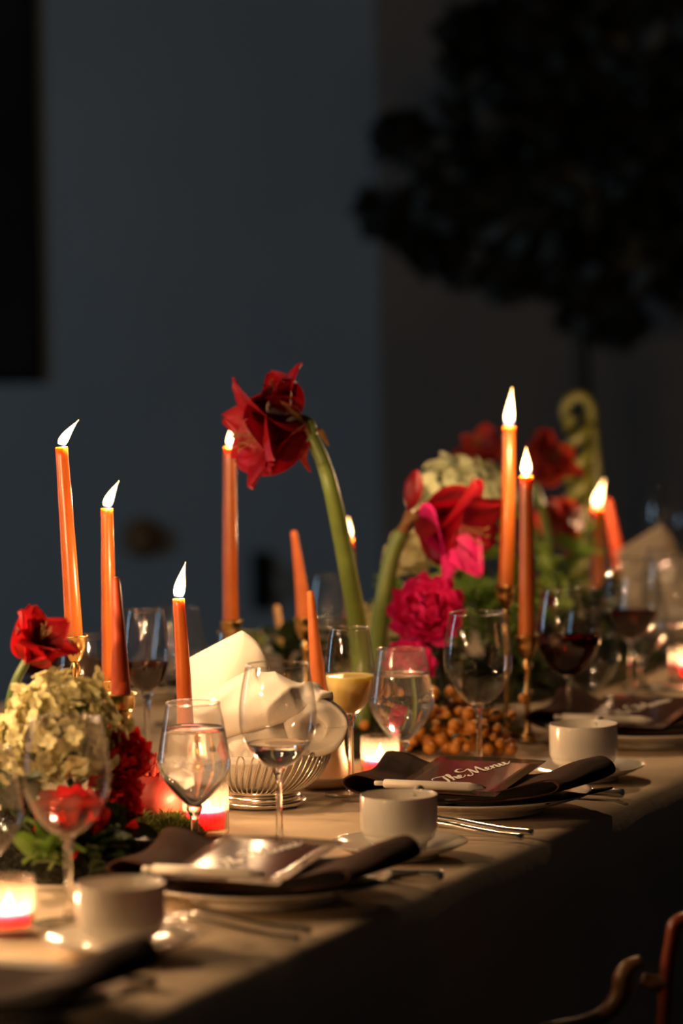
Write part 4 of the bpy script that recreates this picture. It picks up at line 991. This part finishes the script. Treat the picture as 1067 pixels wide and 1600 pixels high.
# pomegranate
q = on(237, 1296, CZ)
t = thing('pomegranate', 'whole red pomegranate resting by the moss and votive', 'fruit', q)
def pm(a, z): return 1 + .025 * math.cos(a * 5) + .015 * math.cos(a * 3 + 1)
tilt = Matrix.Translation((0, 0, .0335)) @ Matrix.Rotation(.5, 4, 'X') @ Matrix.Translation((0, 0, -.033))
link('rind', mesh('rind', *moved(lathe(smooth_prof([(0, .001), (.014, .002), (.028, .012), (.0345, .030), (.032, .048), (.021, .061), (.009, .0655), (0, .066)], 5), 36, pm), tilt)), M['pomegranate'], t, scale=1.12)
cr = []
for k in range(6):
    a = k * PI / 3; cr.append(tube([(.006 * math.cos(a), .006 * math.sin(a), .064), (.009 * math.cos(a), .009 * math.sin(a), .075), (.013 * math.cos(a), .013 * math.sin(a), .082)], [.0035, .0028, .0008], 6))
link('crown', mesh('crown', *moved(join(*cr), tilt)), M['pomegranate'], t, scale=1.12)
for i, (px, py, r, lab) in enumerate(((768, 1128, .017, 'dark red round plum behind the slim brass candlestick'), (745, 1108, .014, 'smaller dark red plum behind the empty wine glass stem'))):
    Yp = 5.16; q = at(px, py, Yp)
    t = thing('plum', lab, 'fruit', q - Vector((0, 0, r)))
    link('flesh', mesh('plum', *lathe([(r * math.sin(PI * k / 16), r - r * math.cos(PI * k / 16)) for k in range(17)], 24)), M['plum'], t)
    link('stalk', mesh('stalk', *tube([(0, 0, 2 * r - .001), (.002, 0, 2 * r + .006)], .0009, 6)), M['stem_dark'], t)

# orange berries on sprigs
BER = [mesh('berry', *lathe([(math.sin(PI * k / 10) * (1 + .08 * math.sin(PI * k / 10)), -math.cos(PI * k / 10) * (1 + .1 * q)) for k in range(11)], 12)) for q in (0, 1)]
for b_ in BER: b_.materials.append(M['berry'])
bs = [(672, 1112, 5.02, 15, .0085, 'orange berry sprig beside the water goblet'), (700, 1150, 4.97, 22, .0078, 'orange berry sprig in front of the moss, left of the wine glass stem'), (665, 1170, 4.95, 20, .0078, 'lowest orange berry sprig by the glowing votive'),
      (725, 1120, 5.05, 14, .0085, 'orange berry sprig behind the empty wine glass'), (775, 1165, 4.95, 18, .0074, 'orange berry sprig right of the wine glass stem'), (740, 1175, 4.93, 18, .0074, 'orange berry sprig behind the clear menu card'), (640, 1140, 5.0, 12, .008, 'orange berry sprig seen through the water goblet')]
for i, (px, py, Y, n, r, lab) in enumerate(bs):
    rnd = random.Random(70 + i); c0 = at(px, py, Y); g = Vector((c0.x, c0.y + .03, CZ + .001)); c0.z = max(c0.z, CZ + .022)
    t = thing('berry_sprig', lab, 'berries', g, 0, 'orange berry sprigs')
    ctr = c0 - g
    link('twig', mesh('twig', *tube(spline([Vector((.02, .02, .002)), ctr * .5 + Vector((0, .015, .005)), ctr], 6), .0016, 6)), M['spathe'], t)
    done = []
    for k in range(n * 4):
        if len(done) >= n: break
        rr = r * rnd.uniform(.8, 1.2)
        p_ = ctr + Vector((rnd.gauss(0, .017), rnd.gauss(0, .013), rnd.gauss(0, .014)))
        if p_.z < rr + .001 or any((p_ - e).length < (rr + f_) * .92 for e, f_ in done): continue
        done.append((p_, rr))
        link('berry', BER[k % 2], None, t, p_, (rnd.uniform(0, 3), rnd.uniform(0, 3), 0), rr)
    for k in range(5):
        dr = Vector((rnd.uniform(-1, 1), rnd.uniform(-1, .2), rnd.uniform(-.2, .6))).normalized()
        link('leaf', LEAF['leaf_dark'][k % 3], None, t, ctr + dr * .008, dr.to_track_quat('X', 'Z'), .032)

# ------------------------------------------------------------------ dark indoor tree
Yt = 8.2
bx_ = at(912, 600, Yt).x
t = thing('indoor_tree', 'tall dark leafy indoor tree in front of the back wall', 'tree', (bx_, Yt, 0))
link('trunk', mesh('trunk', *tube(spline([(0, 0, .30), (.01, 0, .8), (-.004, 0, 1.15), (0, 0, 1.6), (-.02, 0, 2.0)], 8), [.020, .017, .014, .012], 10)), M['tree_leaf'], t)
link('pot', mesh('pot', *lathe([(0, 0), (.15, 0), (.19, .36), (.205, .36), (.205, .40), (.18, .40), (.17, .30), (0, .30)], 32)), M['black'], t)
for i, (x0, z0, x1, z1_) in enumerate(((0, 1.35, -.28, 1.50), (0, 1.5, .18, 1.75), (0, 1.7, -.15, 1.9), (0, 1.25, .08, 1.30))):
    link('branch', mesh('branch', *tube(spline([(x0, 0, z0), ((x0 + x1) / 2, .01, (z0 + z1_) / 2 + .03), (x1, 0, z1_)], 5), [.008, .004], 8)), M['tree_leaf'], t)
blobs = [(628, 215, 42), (600, 335, 38), (640, 345, 50), (690, 380, 58), (770, 390, 75), (800, 420, 55), (930, 450, 75), (960, 500, 45), (740, 60, 60), (800, 130, 115), (900, 280, 150), (1000, 150, 150), (740, 250, 70), (1050, 400, 80), (860, 40, 110), (1080, 260, 120), (860, 360, 110), (1000, 380, 100), (700, 310, 55), (960, -60, 160), (1120, 60, 160)]
V, F = [], []; rnd = random.Random(5)
for (px, py, r) in blobs:
    c0 = at(px, py, Yt) - Vector((bx_, Yt, 0)); R_ = r * Yt / FPX
    for k in range(int(34 + r * 1.1)):
        d = Vector((rnd.gauss(0, 1), rnd.gauss(0, 1), rnd.gauss(0, 1))).normalized() * R_ * rnd.random() ** .4
        p_ = c0 + d; u_ = Vector((rnd.uniform(-1, 1), rnd.uniform(-1, 1), rnd.uniform(-1, .5))).normalized(); s_ = u_.orthogonal().normalized(); s_ = Quaternion(u_, rnd.uniform(0, 6)) @ s_
        l_ = rnd.uniform(.035, .06); wd = l_ * .42; nn = u_.cross(s_) * l_ * .12
        b_ = len(V)
        V += [p_ - u_ * l_, p_ - u_ * l_ * .35 + s_ * wd * .9 + nn, p_ + u_ * l_ * .4 + s_ * wd * .8 + nn, p_ + u_ * l_, p_ + u_ * l_ * .4 - s_ * wd * .8 + nn, p_ - u_ * l_ * .35 - s_ * wd * .9 + nn, p_]
        F += [(b_, b_ + 1, b_ + 6), (b_ + 1, b_ + 2, b_ + 6), (b_ + 2, b_ + 3, b_ + 6), (b_ + 3, b_ + 4, b_ + 6), (b_ + 4, b_ + 5, b_ + 6), (b_ + 5, b_, b_ + 6)]
o = link('foliage', mesh('foliage', V, F), M['tree_leaf'], t); o['kind'] = 'stuff'

# ------------------------------------------------------------------ chair at the near right corner
Yc = 3.85
b0 = Vector((at(1130, 1500, Yc).x, Yc, 0))
t = thing('armchair', 'dark chair with curved golden brown arm at the lower right corner', 'chair', b0)
def cl_(px, py, dy=0): return at(px, py, Yc + dy) - b0
link('arm', mesh('arm', *tube(spline([cl_(860, 1606), cl_(915, 1598), cl_(950, 1580), cl_(970, 1552), cl_(974, 1528), cl_(984, 1512), cl_(1003, 1502)], 8), [.006, .008, .009, .010, .0105, .009, .006], 12)), M['chair_wood'], t)
link('arm_support', mesh('arm_support', *tube(spline([cl_(1003, 1530), cl_(1020, 1536), cl_(1042, 1536)], 6), [.007, .0085, .008], 10)), M['chair_wood'], t)
link('back_post', mesh('back_post', *tube(spline([cl_(1035, 1660), cl_(1041, 1532), cl_(1050, 1470), cl_(1056, 1444), cl_(1080, 1432)], 6), [.008, .0075, .0075, .007], 10)), M['chair_red'], t)
zs = .46
pz = cl_(1035, 1660)
link('lower_post', mesh('lower_post', *tube([pz, Vector((pz.x, pz.y, zs))], [.008, .009], 10)), M['chair_red'], t)
link('top_rail', mesh('top_rail', *tube(spline([cl_(1080, 1432), cl_(1180, 1422), cl_(1330, 1440)], 8), .009, 10)), M['chair_red'], t)
link('back_post', mesh('back_post', *tube([cl_(1330, 1440), Vector((cl_(1330, 1440).x, 0, zs))], .009, 10)), M['chair_red'], t)
ax = cl_(860, 1606)
link('arm_end', mesh('arm_end', *tube(spline([ax, ax + Vector((-.012, 0, -.02)), Vector((ax.x - .01, 0, zs + .02))], 6), .007, 10)), M['chair_wood'], t)
sx0, sx1 = ax.x - .02, cl_(1330, 1440).x + .02
bevel(link('seat', mesh('seat', *box(sx0, sx1, -.24, .12, zs - .035, zs), smooth=False), M['cushion'], t), .012, 3)
for lx in (sx0 + .02, sx1 - .02):
    for ly in (-.22, .10): link('leg', mesh('leg', *tube([(lx, ly, 0), (lx, ly, zs - .036)], [.010, .016], 10)), M['chair_red'], t)
